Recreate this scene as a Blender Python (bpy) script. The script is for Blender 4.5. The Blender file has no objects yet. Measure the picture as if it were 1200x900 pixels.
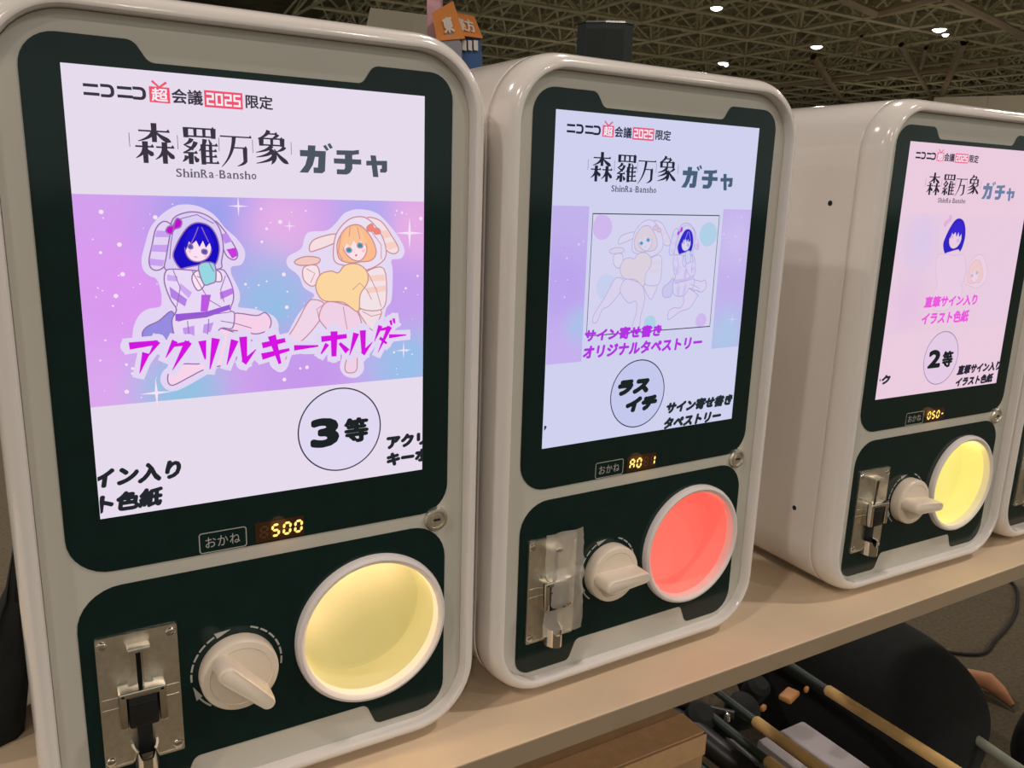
import bpy, bmesh, math, random
from mathutils import Vector, Matrix

random.seed(7)
SC = bpy.context.scene
COL = SC.collection
PI = math.pi


def lin(c):
    """sRGB 0-255 -> linear"""
    out = []
    for v in c:
        v = v / 255.0
        out.append(v / 12.92 if v <= 0.04045 else ((v + 0.055) / 1.055) ** 2.4)
    return tuple(out)


# ------------------------------------------------------------------ camera
CAM_Z = 1.2887
cam = bpy.data.cameras.new('camera')
cam.sensor_width = 36.0
cam.lens = 966.19 / 1200 * 36.0
cam.clip_end = 400
cam_o = bpy.data.objects.new('camera', cam)
COL.objects.link(cam_o)
rt = Vector((0.86232865, -0.50535803, 0.03166327))
dn = Vector((-0.08934516, -0.21341125, -0.97286848))
fw = Vector((0.4984042, 0.8361034, -0.22918193))
m = Matrix.Identity(4)
for r in range(3):
    m[r][0], m[r][1], m[r][2] = rt[r], -dn[r], -fw[r]
m[2][3] = CAM_Z
cam_o.matrix_world = m
SC.camera = cam_o

# ------------------------------------------------------------------ world, exposure, hall lamps
WORLD_COL = (0.90, 0.95, 0.86)
WORLD_STR = 0.56
LAMP_W = 600.0
LAMP_COL = (1.0, 0.885, 0.815)
w = bpy.data.worlds.new('hall_air')
SC.world = w
w.use_nodes = True
bg = w.node_tree.nodes['Background']
bg.inputs[0].default_value = (*WORLD_COL, 1)
bg.inputs[1].default_value = WORLD_STR
SC.view_settings.view_transform = 'Standard'
SC.view_settings.look = 'None'
SC.view_settings.gamma = 1.0
SC.view_settings.exposure = 0.0
SC.view_settings.use_curve_mapping = False

LAMP_Z = 12.0


def lamp_light(x, y, z=LAMP_Z, power=LAMP_W):
    d = bpy.data.lights.new('hall_lamp_light', 'AREA')
    d.shape = 'DISK'
    d.size = 0.7
    d.energy = power
    d.color = LAMP_COL
    o = bpy.data.objects.new('hall_lamp_light', d)
    o.location = (x, y, z)
    COL.objects.link(o)
    return o


# the lamps of the hall that hang outside the picture, over and before the machines
for lx, ly in [(-9.5, -4.0), (7.0, -3.0), (7.0, 7.0), (-8.0, 7.5), (22, -3), (-8, -14), (7, -14), (22, 7), (-23, -3), (3, -22), (-10, -24), (18, -14)]:
    lamp_light(lx, ly)

# added fill lights, unseen and low in the hall beyond, to brighten the roof
for bx, by, pw in [(26, 26, 700), (52, 34, 900), (38, 58, 900), (78, 56, 1100), (18, 48, 800), (74, 24, 900), (60, 84, 1100), (96, 40, 1100), (44, 14, 700)]:
    d = bpy.data.lights.new('roof_fill_light', 'POINT')
    d.energy = pw * 0.42
    d.color = (1.0, 0.93, 0.74)
    d.shadow_soft_size = 0.6
    o = bpy.data.objects.new('roof_fill_light', d)
    o.location = (bx, by, 2.6)
    COL.objects.link(o)

# ------------------------------------------------------------------ materials
MATS = {}


def mat(name, col, rough=0.5, metal=0.0, noise=0.05, nscale=30.0, bump=0.0, spec=0.5, coat=0.0, trans=0.0, alpha=1.0, aniso=None):
    if name in MATS:
        return MATS[name]
    ma = bpy.data.materials.new(name)
    ma.use_nodes = True
    nt = ma.node_tree
    b = nt.nodes['Principled BSDF']
    tc = nt.nodes.new('ShaderNodeTexCoord')
    nz = nt.nodes.new('ShaderNodeTexNoise')
    nz.inputs['Scale'].default_value = nscale
    nz.inputs['Detail'].default_value = 4
    nt.links.new(tc.outputs['Object'], nz.inputs['Vector'])
    rp = nt.nodes.new('ShaderNodeValToRGB')
    c = lin(col)
    rp.color_ramp.elements[0].position = 0.3
    rp.color_ramp.elements[1].position = 0.7
    rp.color_ramp.elements[0].color = (*[v * (1 - noise) for v in c], 1)
    rp.color_ramp.elements[1].color = (*[min(1, v * (1 + noise)) for v in c], 1)
    nt.links.new(nz.outputs['Fac'], rp.inputs[0])
    nt.links.new(rp.outputs[0], b.inputs['Base Color'])
    b.inputs['Roughness'].default_value = rough
    b.inputs['Metallic'].default_value = metal
    b.inputs['Specular IOR Level'].default_value = spec
    b.inputs['Coat Weight'].default_value = coat
    b.inputs['Coat Roughness'].default_value = 0.05
    b.inputs['Transmission Weight'].default_value = trans
    b.inputs['Alpha'].default_value = alpha
    if bump:
        bp = nt.nodes.new('ShaderNodeBump')
        bp.inputs['Strength'].default_value = bump
        bp.inputs['Distance'].default_value = 0.002
        nt.links.new(nz.outputs['Fac'], bp.inputs['Height'])
        nt.links.new(bp.outputs[0], b.inputs['Normal'])
    MATS[name] = ma
    return ma


def emit(col, strength=1.0, name=None):
    key = name or ('glow', tuple(col), strength)
    if key in MATS:
        return MATS[key]
    ma = bpy.data.materials.new('screen_ink' if name is None else name)
    ma.use_nodes = True
    nt = ma.node_tree
    nt.nodes.remove(nt.nodes['Principled BSDF'])
    e = nt.nodes.new('ShaderNodeEmission')
    e.inputs[0].default_value = (*lin(col), 1)
    e.inputs[1].default_value = strength
    nt.links.new(e.outputs[0], nt.nodes['Material Output'].inputs[0])
    MATS[key] = ma
    return ma


def galaxy(name, cols, fade=0.0, base=(230, 220, 240)):
    """the printed nebula artwork shown on a screen: soft clouds of several colours"""
    if name in MATS:
        return MATS[name]
    ma = bpy.data.materials.new(name)
    ma.use_nodes = True
    nt = ma.node_tree
    nt.nodes.remove(nt.nodes['Principled BSDF'])
    tc = nt.nodes.new('ShaderNodeTexCoord')
    prev = None
    b = lin(base)
    for k, (col, ctr, rad) in enumerate(cols):
        c = [v * (1 - fade) + q * fade for v, q in zip(lin(col), b)]
        if prev is None:
            rgb = nt.nodes.new('ShaderNodeRGB')
            rgb.outputs[0].default_value = (*c, 1)
            prev = rgb.outputs[0]
            continue
        nz = nt.nodes.new('ShaderNodeTexNoise')
        nz.inputs['Scale'].default_value = 12
        nz.inputs['Detail'].default_value = 3
        mp = nt.nodes.new('ShaderNodeMapping')
        mp.inputs['Location'].default_value = (k * 3.1, k * 1.7, 0)
        nt.links.new(tc.outputs['Object'], mp.inputs[0])
        nt.links.new(mp.outputs[0], nz.inputs['Vector'])
        ds = nt.nodes.new('ShaderNodeVectorMath')
        ds.operation = 'DISTANCE'
        ds.inputs[1].default_value = ctr
        nt.links.new(tc.outputs['Object'], ds.inputs[0])
        mr = nt.nodes.new('ShaderNodeMapRange')
        mr.interpolation_type = 'SMOOTHSTEP'
        mr.inputs['From Min'].default_value = rad
        mr.inputs['From Max'].default_value = rad * 0.1
        nt.links.new(ds.outputs['Value'], mr.inputs['Value'])
        mu = nt.nodes.new('ShaderNodeMath')
        mu.operation = 'MULTIPLY_ADD'
        nt.links.new(nz.outputs['Fac'], mu.inputs[0])
        mu.inputs[1].default_value = 0.9
        mu.inputs[2].default_value = 0.35
        m2 = nt.nodes.new('ShaderNodeMath')
        m2.operation = 'MULTIPLY'
        m2.use_clamp = True
        nt.links.new(mr.outputs[0], m2.inputs[0])
        nt.links.new(mu.outputs[0], m2.inputs[1])
        mx = nt.nodes.new('ShaderNodeMix')
        mx.data_type = 'RGBA'
        nt.links.new(m2.outputs[0], mx.inputs['Factor'])
        nt.links.new(prev, mx.inputs['A'])
        mx.inputs['B'].default_value = (*c, 1)
        prev = mx.outputs['Result']
    e = nt.nodes.new('ShaderNodeEmission')
    nt.links.new(prev, e.inputs[0])
    nt.links.new(e.outputs[0], nt.nodes['Material Output'].inputs[0])
    MATS[name] = ma
    return ma


M_HOUSING = mat('white_gloss_plastic', (226, 219, 212), rough=0.16, noise=0.02, nscale=8, coat=0.4)
M_PANEL = mat('pale_grey_acrylic', (196, 192, 180), rough=0.22, noise=0.02, nscale=10)
M_BLACK = mat('black_gloss_acrylic', (12, 36, 34), rough=0.12, noise=0.1, nscale=40, spec=0.35)
M_CHROME = mat('brushed_chrome', (226, 219, 204), rough=0.36, metal=1.0, noise=0.08, nscale=200)
M_CHROME2 = mat('polished_chrome', (222, 216, 206), rough=0.08, metal=1.0, noise=0.03, nscale=60)
M_BLKPLAST = mat('black_plastic', (18, 20, 20), rough=0.45, noise=0.15, nscale=60)
M_KNOB = mat('cream_plastic', (225, 210, 190), rough=0.35, noise=0.02, nscale=20)
M_RING = mat('white_ring_plastic', (224, 216, 212), rough=0.3, noise=0.02, nscale=20)
M_BOWL = mat('white_bowl_plastic', (240, 236, 225), rough=0.35, noise=0.01, nscale=20)
M_PRINT = mat('grey_print', (176, 176, 170), rough=0.4, noise=0.03, nscale=60)
M_DARKHOLE = mat('dark_recess', (8, 9, 9), rough=0.8, noise=0.1)
M_RUBBER = mat('black_rubber', (20, 20, 20), rough=0.8, noise=0.1)


def glow_plastic(name, col, strength):
    """translucent outlet bowl: emission put into the plastic stands in for its LED light"""
    ma = mat(name, (150, 146, 134), rough=0.35, noise=0.01, nscale=20).copy()
    bs = ma.node_tree.nodes['Principled BSDF']
    bs.inputs['Emission Color'].default_value = (*lin(col), 1)
    bs.inputs['Emission Strength'].default_value = strength
    return ma


M_SHELF = mat('beige_laminate', (214, 192, 162), rough=0.42, noise=0.06, nscale=9)
M_SHELFEDGE = mat('grey_edge_band', (150, 132, 108), rough=0.5, noise=0.05, nscale=20)
M_TAPE = mat('clear_packing_tape', (225, 215, 198), rough=0.25, noise=0.05, nscale=80, bump=0.6, alpha=0.40)


# ------------------------------------------------------------------ mesh helpers
def finish(name, bm, mats, parent=None, loc=None, smooth=None, kind=None):
    me = bpy.data.meshes.new(name)
    bm.normal_update()
    bm.to_mesh(me)
    bm.free()
    if not isinstance(mats, (list, tuple)):
        mats = [mats]
    for mm in mats:
        me.materials.append(mm)
    if smooth is not None:
        for p in me.polygons:
            p.use_smooth = True
        me.set_sharp_from_angle(angle=math.radians(smooth))
    o = bpy.data.objects.new(name, me)
    COL.objects.link(o)
    if parent is not None:
        o.parent = parent
    if loc is not None:
        o.location = loc
    if kind:
        o['kind'] = kind
    return o


def thing(name, label, cat, loc=(0, 0, 0), rz=0.0, group=None):
    o = bpy.data.objects.new(name, None)
    o.empty_display_size = 0.1
    COL.objects.link(o)
    o.location = loc
    o.rotation_euler = (0, 0, rz)
    return tag(o, label, cat, group)


def tag(o, label, cat, group=None):
    o['label'] = label
    o['category'] = cat
    if group:
        o['group'] = group
    return o


def box(bm, c, s, bev=0.0, rot=None, mi=0, seg=2):
    r = bmesh.ops.create_cube(bm, size=1.0)
    vs = r['verts']
    for v in vs:
        v.co = Vector((v.co.x * s[0], v.co.y * s[1], v.co.z * s[2]))
    fs = set(f for v in vs for f in v.link_faces)
    if bev:
        es = list(set(e for v in vs for e in v.link_edges))
        rr = bmesh.ops.bevel(bm, geom=es, offset=bev, segments=seg, affect='EDGES', profile=0.5)
        fs = set(rr['faces']) | set(f for f in fs if f.is_valid)
        vs = list(set(v for f in fs for v in f.verts))
    for v in vs:
        if rot is not None:
            v.co = rot @ v.co
        v.co += Vector(c)
    for f in fs:
        if f.is_valid:
            f.material_index = mi
    return vs


def tube(bm, pts, r, n=8, mi=0, caps=True):
    pts = [Vector(p) for p in pts]
    rs = r if isinstance(r, (list, tuple)) else [r] * len(pts)
    rings = []
    up = None
    for i, p in enumerate(pts):
        d = (pts[min(i + 1, len(pts) - 1)] - pts[max(i - 1, 0)]).normalized()
        if up is None:
            up = Vector((0, 0, 1)) if abs(d.z) < 0.9 else Vector((1, 0, 0))
        a = d.cross(up).normalized()
        b = a.cross(d).normalized()
        up = b
        rings.append([bm.verts.new(p + rs[i] * (a * math.cos(2 * PI * k / n) + b * math.sin(2 * PI * k / n))) for k in range(n)])
    fs = []
    for i in range(len(rings) - 1):
        for k in range(n):
            fs.append(bm.faces.new((rings[i][k], rings[i][(k + 1) % n], rings[i + 1][(k + 1) % n], rings[i + 1][k])))
    if caps:
        fs.append(bm.faces.new(rings[0][::-1]))
        fs.append(bm.faces.new(rings[-1]))
    for f in fs:
        f.material_index = mi


def lathe_y(bm, prof, cx, cz, n=48, mi=0, close=False):
    """profile of (radius, y) turned about the y axis through (cx, cz)"""
    rings = []
    for rr, y in prof:
        if rr < 1e-6:
            rings.append([bm.verts.new((cx, y, cz))])
        else:
            rings.append([bm.verts.new((cx + rr * math.cos(2 * PI * k / n), y, cz + rr * math.sin(2 * PI * k / n))) for k in range(n)])
    if close:
        rings.append(rings[0])
    for i in range(len(rings) - 1):
        A, B = rings[i], rings[i + 1]
        for k in range(n):
            a, b, c, d = A[k % len(A)], A[(k + 1) % len(A)], B[(k + 1) % len(B)], B[k % len(B)]
            vs = []
            for v in (a, b, c, d):
                if v not in vs:
                    vs.append(v)
            if len(vs) > 2:
                f = bm.faces.new(vs)
                f.material_index = mi


def lathe_z(bm, prof, cx, cy, n=32, mi=0):
    rings = []
    for rr, z in prof:
        if rr < 1e-6:
            rings.append([bm.verts.new((cx, cy, z))])
        else:
            rings.append([bm.verts.new((cx + rr * math.cos(2 * PI * k / n), cy + rr * math.sin(2 * PI * k / n), z)) for k in range(n)])
    for i in range(len(rings) - 1):
        A, B = rings[i], rings[i + 1]
        for k in range(n):
            vs = []
            for v in (A[k % len(A)], A[(k + 1) % len(A)], B[(k + 1) % len(B)], B[k % len(B)]):
                if v not in vs:
                    vs.append(v)
            if len(vs) > 2:
                bm.faces.new(vs).material_index = mi


# ------------------------------------------------------------------ machine frame: (u, v) of the front plane in screen widths -> metres
W = 0.27
VB = 2.27


def X(u):
    return (u - 0.5) * W


def Z(v):
    return (VB - v) * W


def P(u, v, y=0.0):
    return Vector((X(u), y, Z(v)))


def rounded(corners, n=8):
    """corners (u, v, r): a polygon with each corner rounded"""
    out = []
    N = len(corners)
    for i, (u, v, r) in enumerate(corners):
        p = Vector((u, v))
        a = Vector(corners[i - 1][:2]) - p
        b = Vector(corners[(i + 1) % N][:2]) - p
        ang = a.angle(b)
        t = r / math.tan(ang / 2)
        t = min(t, a.length * 0.49, b.length * 0.49)
        r2 = t * math.tan(ang / 2)
        a.normalize()
        b.normalize()
        c = p + (a + b).normalized() * (r2 / math.sin(ang / 2))
        s, e = p + a * t, p + b * t
        a0 = math.atan2(s.y - c.y, s.x - c.x)
        a1 = math.atan2(e.y - c.y, e.x - c.x)
        d = (a1 - a0 + PI) % (2 * PI) - PI
        for k in range(n + 1):
            th = a0 + d * k / n
            out.append((c.x + r2 * math.cos(th), c.y + r2 * math.sin(th)))
    return out


def circle(cu, cv, r, n=56):
    return [(cu + r * math.cos(2 * PI * k / n), cv + r * math.sin(2 * PI * k / n)) for k in range(n)]


def plate(bm, loop, y0, y1=None, holes=(), mi=0):
    """a sheet with outline and holes; front at y0, edges back to y1"""
    edges = []
    loops = []
    for L in [loop] + list(holes):
        vs = [bm.verts.new(P(u, v, y0)) for u, v in L]
        loops.append(vs)
        for i in range(len(vs)):
            edges.append(bm.edges.new((vs[i], vs[(i + 1) % len(vs)])))
    r = bmesh.ops.triangle_fill(bm, edges=edges, use_beauty=True, use_dissolve=False)
    fs = [g for g in r['geom'] if isinstance(g, bmesh.types.BMFace)]
    for f in fs:
        f.normal_update()
        if f.normal.y > 0:
            f.normal_flip()
        f.material_index = mi
    if y1 is not None:
        for vs in loops:
            bs = [bm.verts.new((v.co.x, y1, v.co.z)) for v in vs]
            n = len(vs)
            for i in range(n):
                f = bm.faces.new((vs[i], vs[(i + 1) % n], bs[(i + 1) % n], bs[i]))
                f.material_index = mi


def smooth_loop(pts, n=5):
    """closed Catmull-Rom through the points"""
    N = len(pts)
    out = []
    for i in range(N):
        p0, p1, p2, p3 = (Vector(pts[(i + k) % N]) for k in (-1, 0, 1, 2))
        for k in range(n):
            t = k / n
            q = 0.5 * ((2 * p1) + (p2 - p0) * t + (2 * p0 - 5 * p1 + 4 * p2 - p3) * t * t + (3 * p1 - p0 - 3 * p2 + p3) * t ** 3)
            out.append((q.x, q.y))
    return out


def stroke(bm, pts, wid, y, mi=0, closed=True):
    N = len(pts)
    L, R = [], []
    for i in range(N):
        a = Vector(pts[i - 1] if (closed or i) else pts[i])
        b = Vector(pts[(i + 1) % N] if (closed or i < N - 1) else pts[i])
        d = (b - a)
        if d.length < 1e-9:
            d = Vector((1, 0))
        d.normalize()
        nrm = Vector((-d.y, d.x)) * wid / 2
        p = Vector(pts[i])
        L.append(bm.verts.new(P(*(p + nrm), y)))
        R.append(bm.verts.new(P(*(p - nrm), y)))
    for i in range(N if closed else N - 1):
        j = (i + 1) % N
        f = bm.faces.new((L[i], L[j], R[j], R[i]))
        f.normal_update()
        if f.normal.y > 0:
            f.normal_flip()
        f.material_index = mi


# ------------------------------------------------------------------ lettering
_glyphs = {}


def glyph_tris(s):
    """flat triangles of a string, from the built-in typeface"""
    if s in _glyphs:
        return _glyphs[s]
    cu = bpy.data.curves.new('lettering', 'FONT')
    cu.body = s
    cu.resolution_u = 3
    o = bpy.data.objects.new('lettering', cu)
    COL.objects.link(o)
    bpy.context.view_layer.update()
    me = o.to_mesh()
    vs = [(v.co.x, v.co.y) for v in me.vertices]
    fs = [tuple(p.vertices) for p in me.polygons]
    o.to_mesh_clear()
    bpy.data.objects.remove(o)
    bpy.data.curves.remove(cu)
    _glyphs[s] = (vs, fs)
    return _glyphs[s]


def letters(bm, s, u0, v0, u1, v1, y, bold=(0.0, 0.0), mi=0, shear=0.0, rise=0.0, clip=None, n=8):
    """fit the string into the box; bold = stroke growth in (u, v); rise lifts the right end"""
    vs, fs = glyph_tris(s)
    xs = [p[0] for p in vs]
    ys = [p[1] for p in vs]
    x0, x1, yy0, yy1 = min(xs), max(xs), min(ys), max(ys)
    bu, bv = bold
    u0, u1, v0, v1 = u0 + bu, u1 - bu, v0 + bv, v1 - bv
    offs = [(0, 0)]
    if bu or bv:
        offs = [(bu * math.cos(2 * PI * k / n), bv * math.sin(2 * PI * k / n)) for k in range(n)] + [(0, 0)]
    start = len(bm.verts)
    for du, dv in offs:
        nv = []
        for px, py in vs:
            fx = (px - x0) / max(1e-6, x1 - x0)
            fy = (py - yy0) / max(1e-6, yy1 - yy0)
            u = u0 + fx * (u1 - u0) + shear * (fy - 0.5) + du
            v = v1 + fy * (v0 - v1) - rise * fx + dv
            nv.append(bm.verts.new(P(u, v, y)))
        for f in fs:
            try:
                ff = bm.faces.new([nv[i] for i in f])
            except ValueError:
                continue
            ff.normal_update()
            if ff.normal.y > 0:
                ff.normal_flip()
            ff.material_index = mi
    if clip:
        for co, no in (((X(clip[0]), 0, 0), (-1, 0, 0)), ((X(clip[1]), 0, 0), (1, 0, 0))):
            bmesh.ops.bisect_plane(bm, geom=bm.verts[:] + bm.edges[:] + bm.faces[:], plane_co=co, plane_no=no, clear_outer=True)



def wpoly(bm, pts, ws, box_, y, mi=0, grow=0.0, gain=1.0):
    """a brush stroke: centre line pts (unit box) with widths, laid into box_ (u0, v0, u1, v1)"""
    u0, v0, u1, v1 = box_
    q = [Vector((u0 + x * (u1 - u0), v0 + z * (v1 - v0))) for x, z in pts]
    s = (u1 - u0)
    L, R = [], []
    for i, p in enumerate(q):
        d = q[min(i + 1, len(q) - 1)] - q[max(i - 1, 0)]
        d.normalize()
        nr = Vector((-d.y, d.x))
        e = Vector((0, 0))
        if grow:
            e = -d * grow if i == 0 else (d * grow if i == len(q) - 1 else e)
        hw = gain * ws[i] * s / 2 + grow
        L.append(bm.verts.new(P(*(p + e + nr * hw), y)))
        R.append(bm.verts.new(P(*(p + e - nr * hw), y)))
    for i in range(len(q) - 1):
        f = bm.faces.new((L[i], L[i + 1], R[i + 1], R[i]))
        f.normal_update()
        if f.normal.y > 0:
            f.normal_flip()
        f.material_index = mi
    if grow:
        for k in (0, len(q) - 1):
            c_ = [(q[k].x + (ws[k] * s / 2 + grow) * math.cos(2 * PI * j / 18), q[k].y + (ws[k] * s / 2 + grow) * math.sin(2 * PI * j / 18)) for j in range(18)]
            plate(bm, c_, y, mi=mi)


def upoly(bm, pts, box_, y, mi=0):
    u0, v0, u1, v1 = box_
    plate(bm, [(u0 + x * (u1 - u0), v0 + z * (v1 - v0)) for x, z in pts], y, mi=mi)


def curve3(a, c, b, n=8):
    return [((1 - t) ** 2 * a[0] + 2 * t * (1 - t) * c[0] + t * t * b[0], (1 - t) ** 2 * a[1] + 2 * t * (1 - t) * c[1] + t * t * b[1]) for t in [k / n for k in range(n + 1)]]


# serif brush characters: H thin bar, V thick post, L falling to the left, R falling to the right
MIN = {
    '森': 'H .10 .90 .20;V .5 0 .47;L .48 .20 .08 .46;R .53 .20 .93 .45;H .00 .47 .59;V .25 .46 1.0;L .24 .60 .00 .88;R .28 .64 .46 .80;H .53 1.0 .59;V .75 .46 1.0;L .74 .60 .50 .90;R .78 .62 1.0 .86',
    '羅': 'V .13 .03 .30;V .87 .03 .30;H .13 .90 .05;H .13 .90 .26;v .38 .05 .26;v .62 .05 .26;L .27 .32 .05 .50;r .08 .50 .32 .60;L .38 .40 .04 .70;H .04 .42 .70;V .24 .70 1.0;L .13 .78 .01 .94;R .34 .78 .44 .93;L .63 .32 .46 .64;V .58 .46 1.0;r .74 .32 .80 .46;H .58 .98 .48;H .58 .95 .63;H .58 .95 .78;H .58 1.0 .95;v .78 .48 .95',
    '万': 'H .00 1.0 .10;L .44 .10 .02 1.0;H .40 .84 .42;V .78 .42 .82;L .79 .78 .52 .96',
    '象': 'L .42 .00 .10 .26;H .36 .68 .10;L .68 .10 .52 .23;V .20 .22 .46;V .82 .22 .46;H .20 .84 .24;H .20 .84 .43;v .51 .24 .43;L .50 .44 .04 .66;C .38 .50 .72 .72 .48 1.0;L .50 .60 .04 .80;L .56 .74 .04 .98;L .88 .46 .62 .62;R .58 .54 1.0 .96',
}


def mincho(bm, ch, box_, y):
    for st in MIN[ch].split(';'):
        k, *a = st.split()
        a = [float(x) for x in a]
        if k == 'H':
            x0, x1, z = a
            wpoly(bm, [(x0, z), (x1, z)], [0.045, 0.045], box_, y)
            upoly(bm, [(x1 - 0.10, z), (x1 - 0.03, z - 0.07), (x1 + 0.01, z + 0.012)], box_, y)
        elif k in 'Vv':
            x, z0, z1 = a
            w_ = 0.150 if k == 'V' else 0.095
            wpoly(bm, [(x, z0), (x, z1)], [w_, w_ * 0.85], box_, y)
        elif k == 'L':
            x0, z0, x1, z1 = a
            pts = curve3((x0, z0), (x0 - 0.1 * (x0 - x1), z0 + 0.62 * (z1 - z0)), (x1, z1))
            wpoly(bm, pts, [0.130 - 0.110 * (i / 8) ** 1.3 for i in range(9)], box_, y)
        elif k == 'R':
            x0, z0, x1, z1 = a
            pts = curve3((x0, z0), (x0 + 0.35 * (x1 - x0), z0 + 0.65 * (z1 - z0)), (x1, z1))
            wpoly(bm, pts, [0.035, 0.05, 0.07, 0.09, 0.11, 0.125, 0.135, 0.11, 0.02], box_, y)
        elif k == 'r':
            wpoly(bm, [(a[0], a[1]), (a[2], a[3])], [0.03, 0.09], box_, y)
        elif k == 'C':
            pts = curve3((a[0], a[1]), (a[2], a[3]), (a[4], a[5]))
            wpoly(bm, pts, [0.05, 0.09, 0.13, 0.145, 0.15, 0.145, 0.12, 0.08, 0.01], box_, y)


# jagged marker katakana: wedges (x0, y0, w0, x1, y1, w1)
WEDGE = {
    'ア': [(0, .08, .20, .97, .02, .12), (.96, -.02, .16, .62, .44, .02), (.54, .34, .20, .28, 1.0, .02)],
    'ク': [(.38, 0, .18, .0, .56, .02), (.3, .16, .08, .92, .10, .14), (.88, .06, .22, .22, 1.0, .02)],
    'リ': [(.12, .05, .30, .22, .66, .06), (.80, 0, .32, .42, 1.0, .04)],
    'ル': [(.30, .10, .20, .0, .96, .02), (.58, 0, .20, .60, .92, .12), (.56, .94, .16, 1.0, .48, .02)],
    'キ': [(.03, .32, .16, .86, .18, .12), (0, .70, .18, 1.0, .52, .08), (.38, 0, .22, .64, 1.0, .08)],
    'ー': [(0, .45, .17, 1.0, .40, .05)],
    'ホ': [(.02, .28, .16, .98, .22, .12), (.5, 0, .20, .48, 1.0, .14), (.24, .48, .13, .0, .86, .04), (.70, .48, .08, 1.0, .84, .16)],
    'ダ': [(.32, .05, .18, .0, .60, .02), (.28, .20, .08, .82, .14, .14), (.80, .10, .20, .18, 1.0, .02), (.28, .48, .12, .64, .70, .08), (.84, -.12, .11, .90, .06, .07), (1.0, -.18, .11, 1.05, .0, .07)],
}
HEAVY = {
    'ガ': [[(.00, .20), (.83, .20), (.79, .92), (.70, 1.0), (.42, 1.0), (.42, .80), (.56, .80), (.59, .42), (.00, .42)], [(.26, .02), (.50, .02), (.47, .45), (.40, .72), (.24, 1.0), (-.03, 1.0), (.16, .72), (.23, .45)],
           [(.74, .02), (.83, -.03), (.93, .14), (.85, .19)], [(.88, -.05), (.97, -.10), (1.06, .06), (.97, .11)]],
    'チ': [[(.10, .06), (.70, .04), (.92, .00), (.92, .17), (.66, .22), (.10, .24)], [(.00, .38), (1.0, .38), (1.0, .58), (.00, .58)], [(.40, .15), (.67, .15), (.67, .76), (.58, .93), (.46, 1.0), (.10, 1.0), (.10, .80), (.36, .80), (.40, .74)]],
    'ャ': [[(.00, .26), (1.0, .22), (1.0, .70), (.92, .78), (.66, .78), (.66, .62), (.74, .60), (.74, .44), (.00, .48)], [(.20, .00), (.46, .00), (.58, 1.0), (.32, 1.0)]],
}

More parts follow.
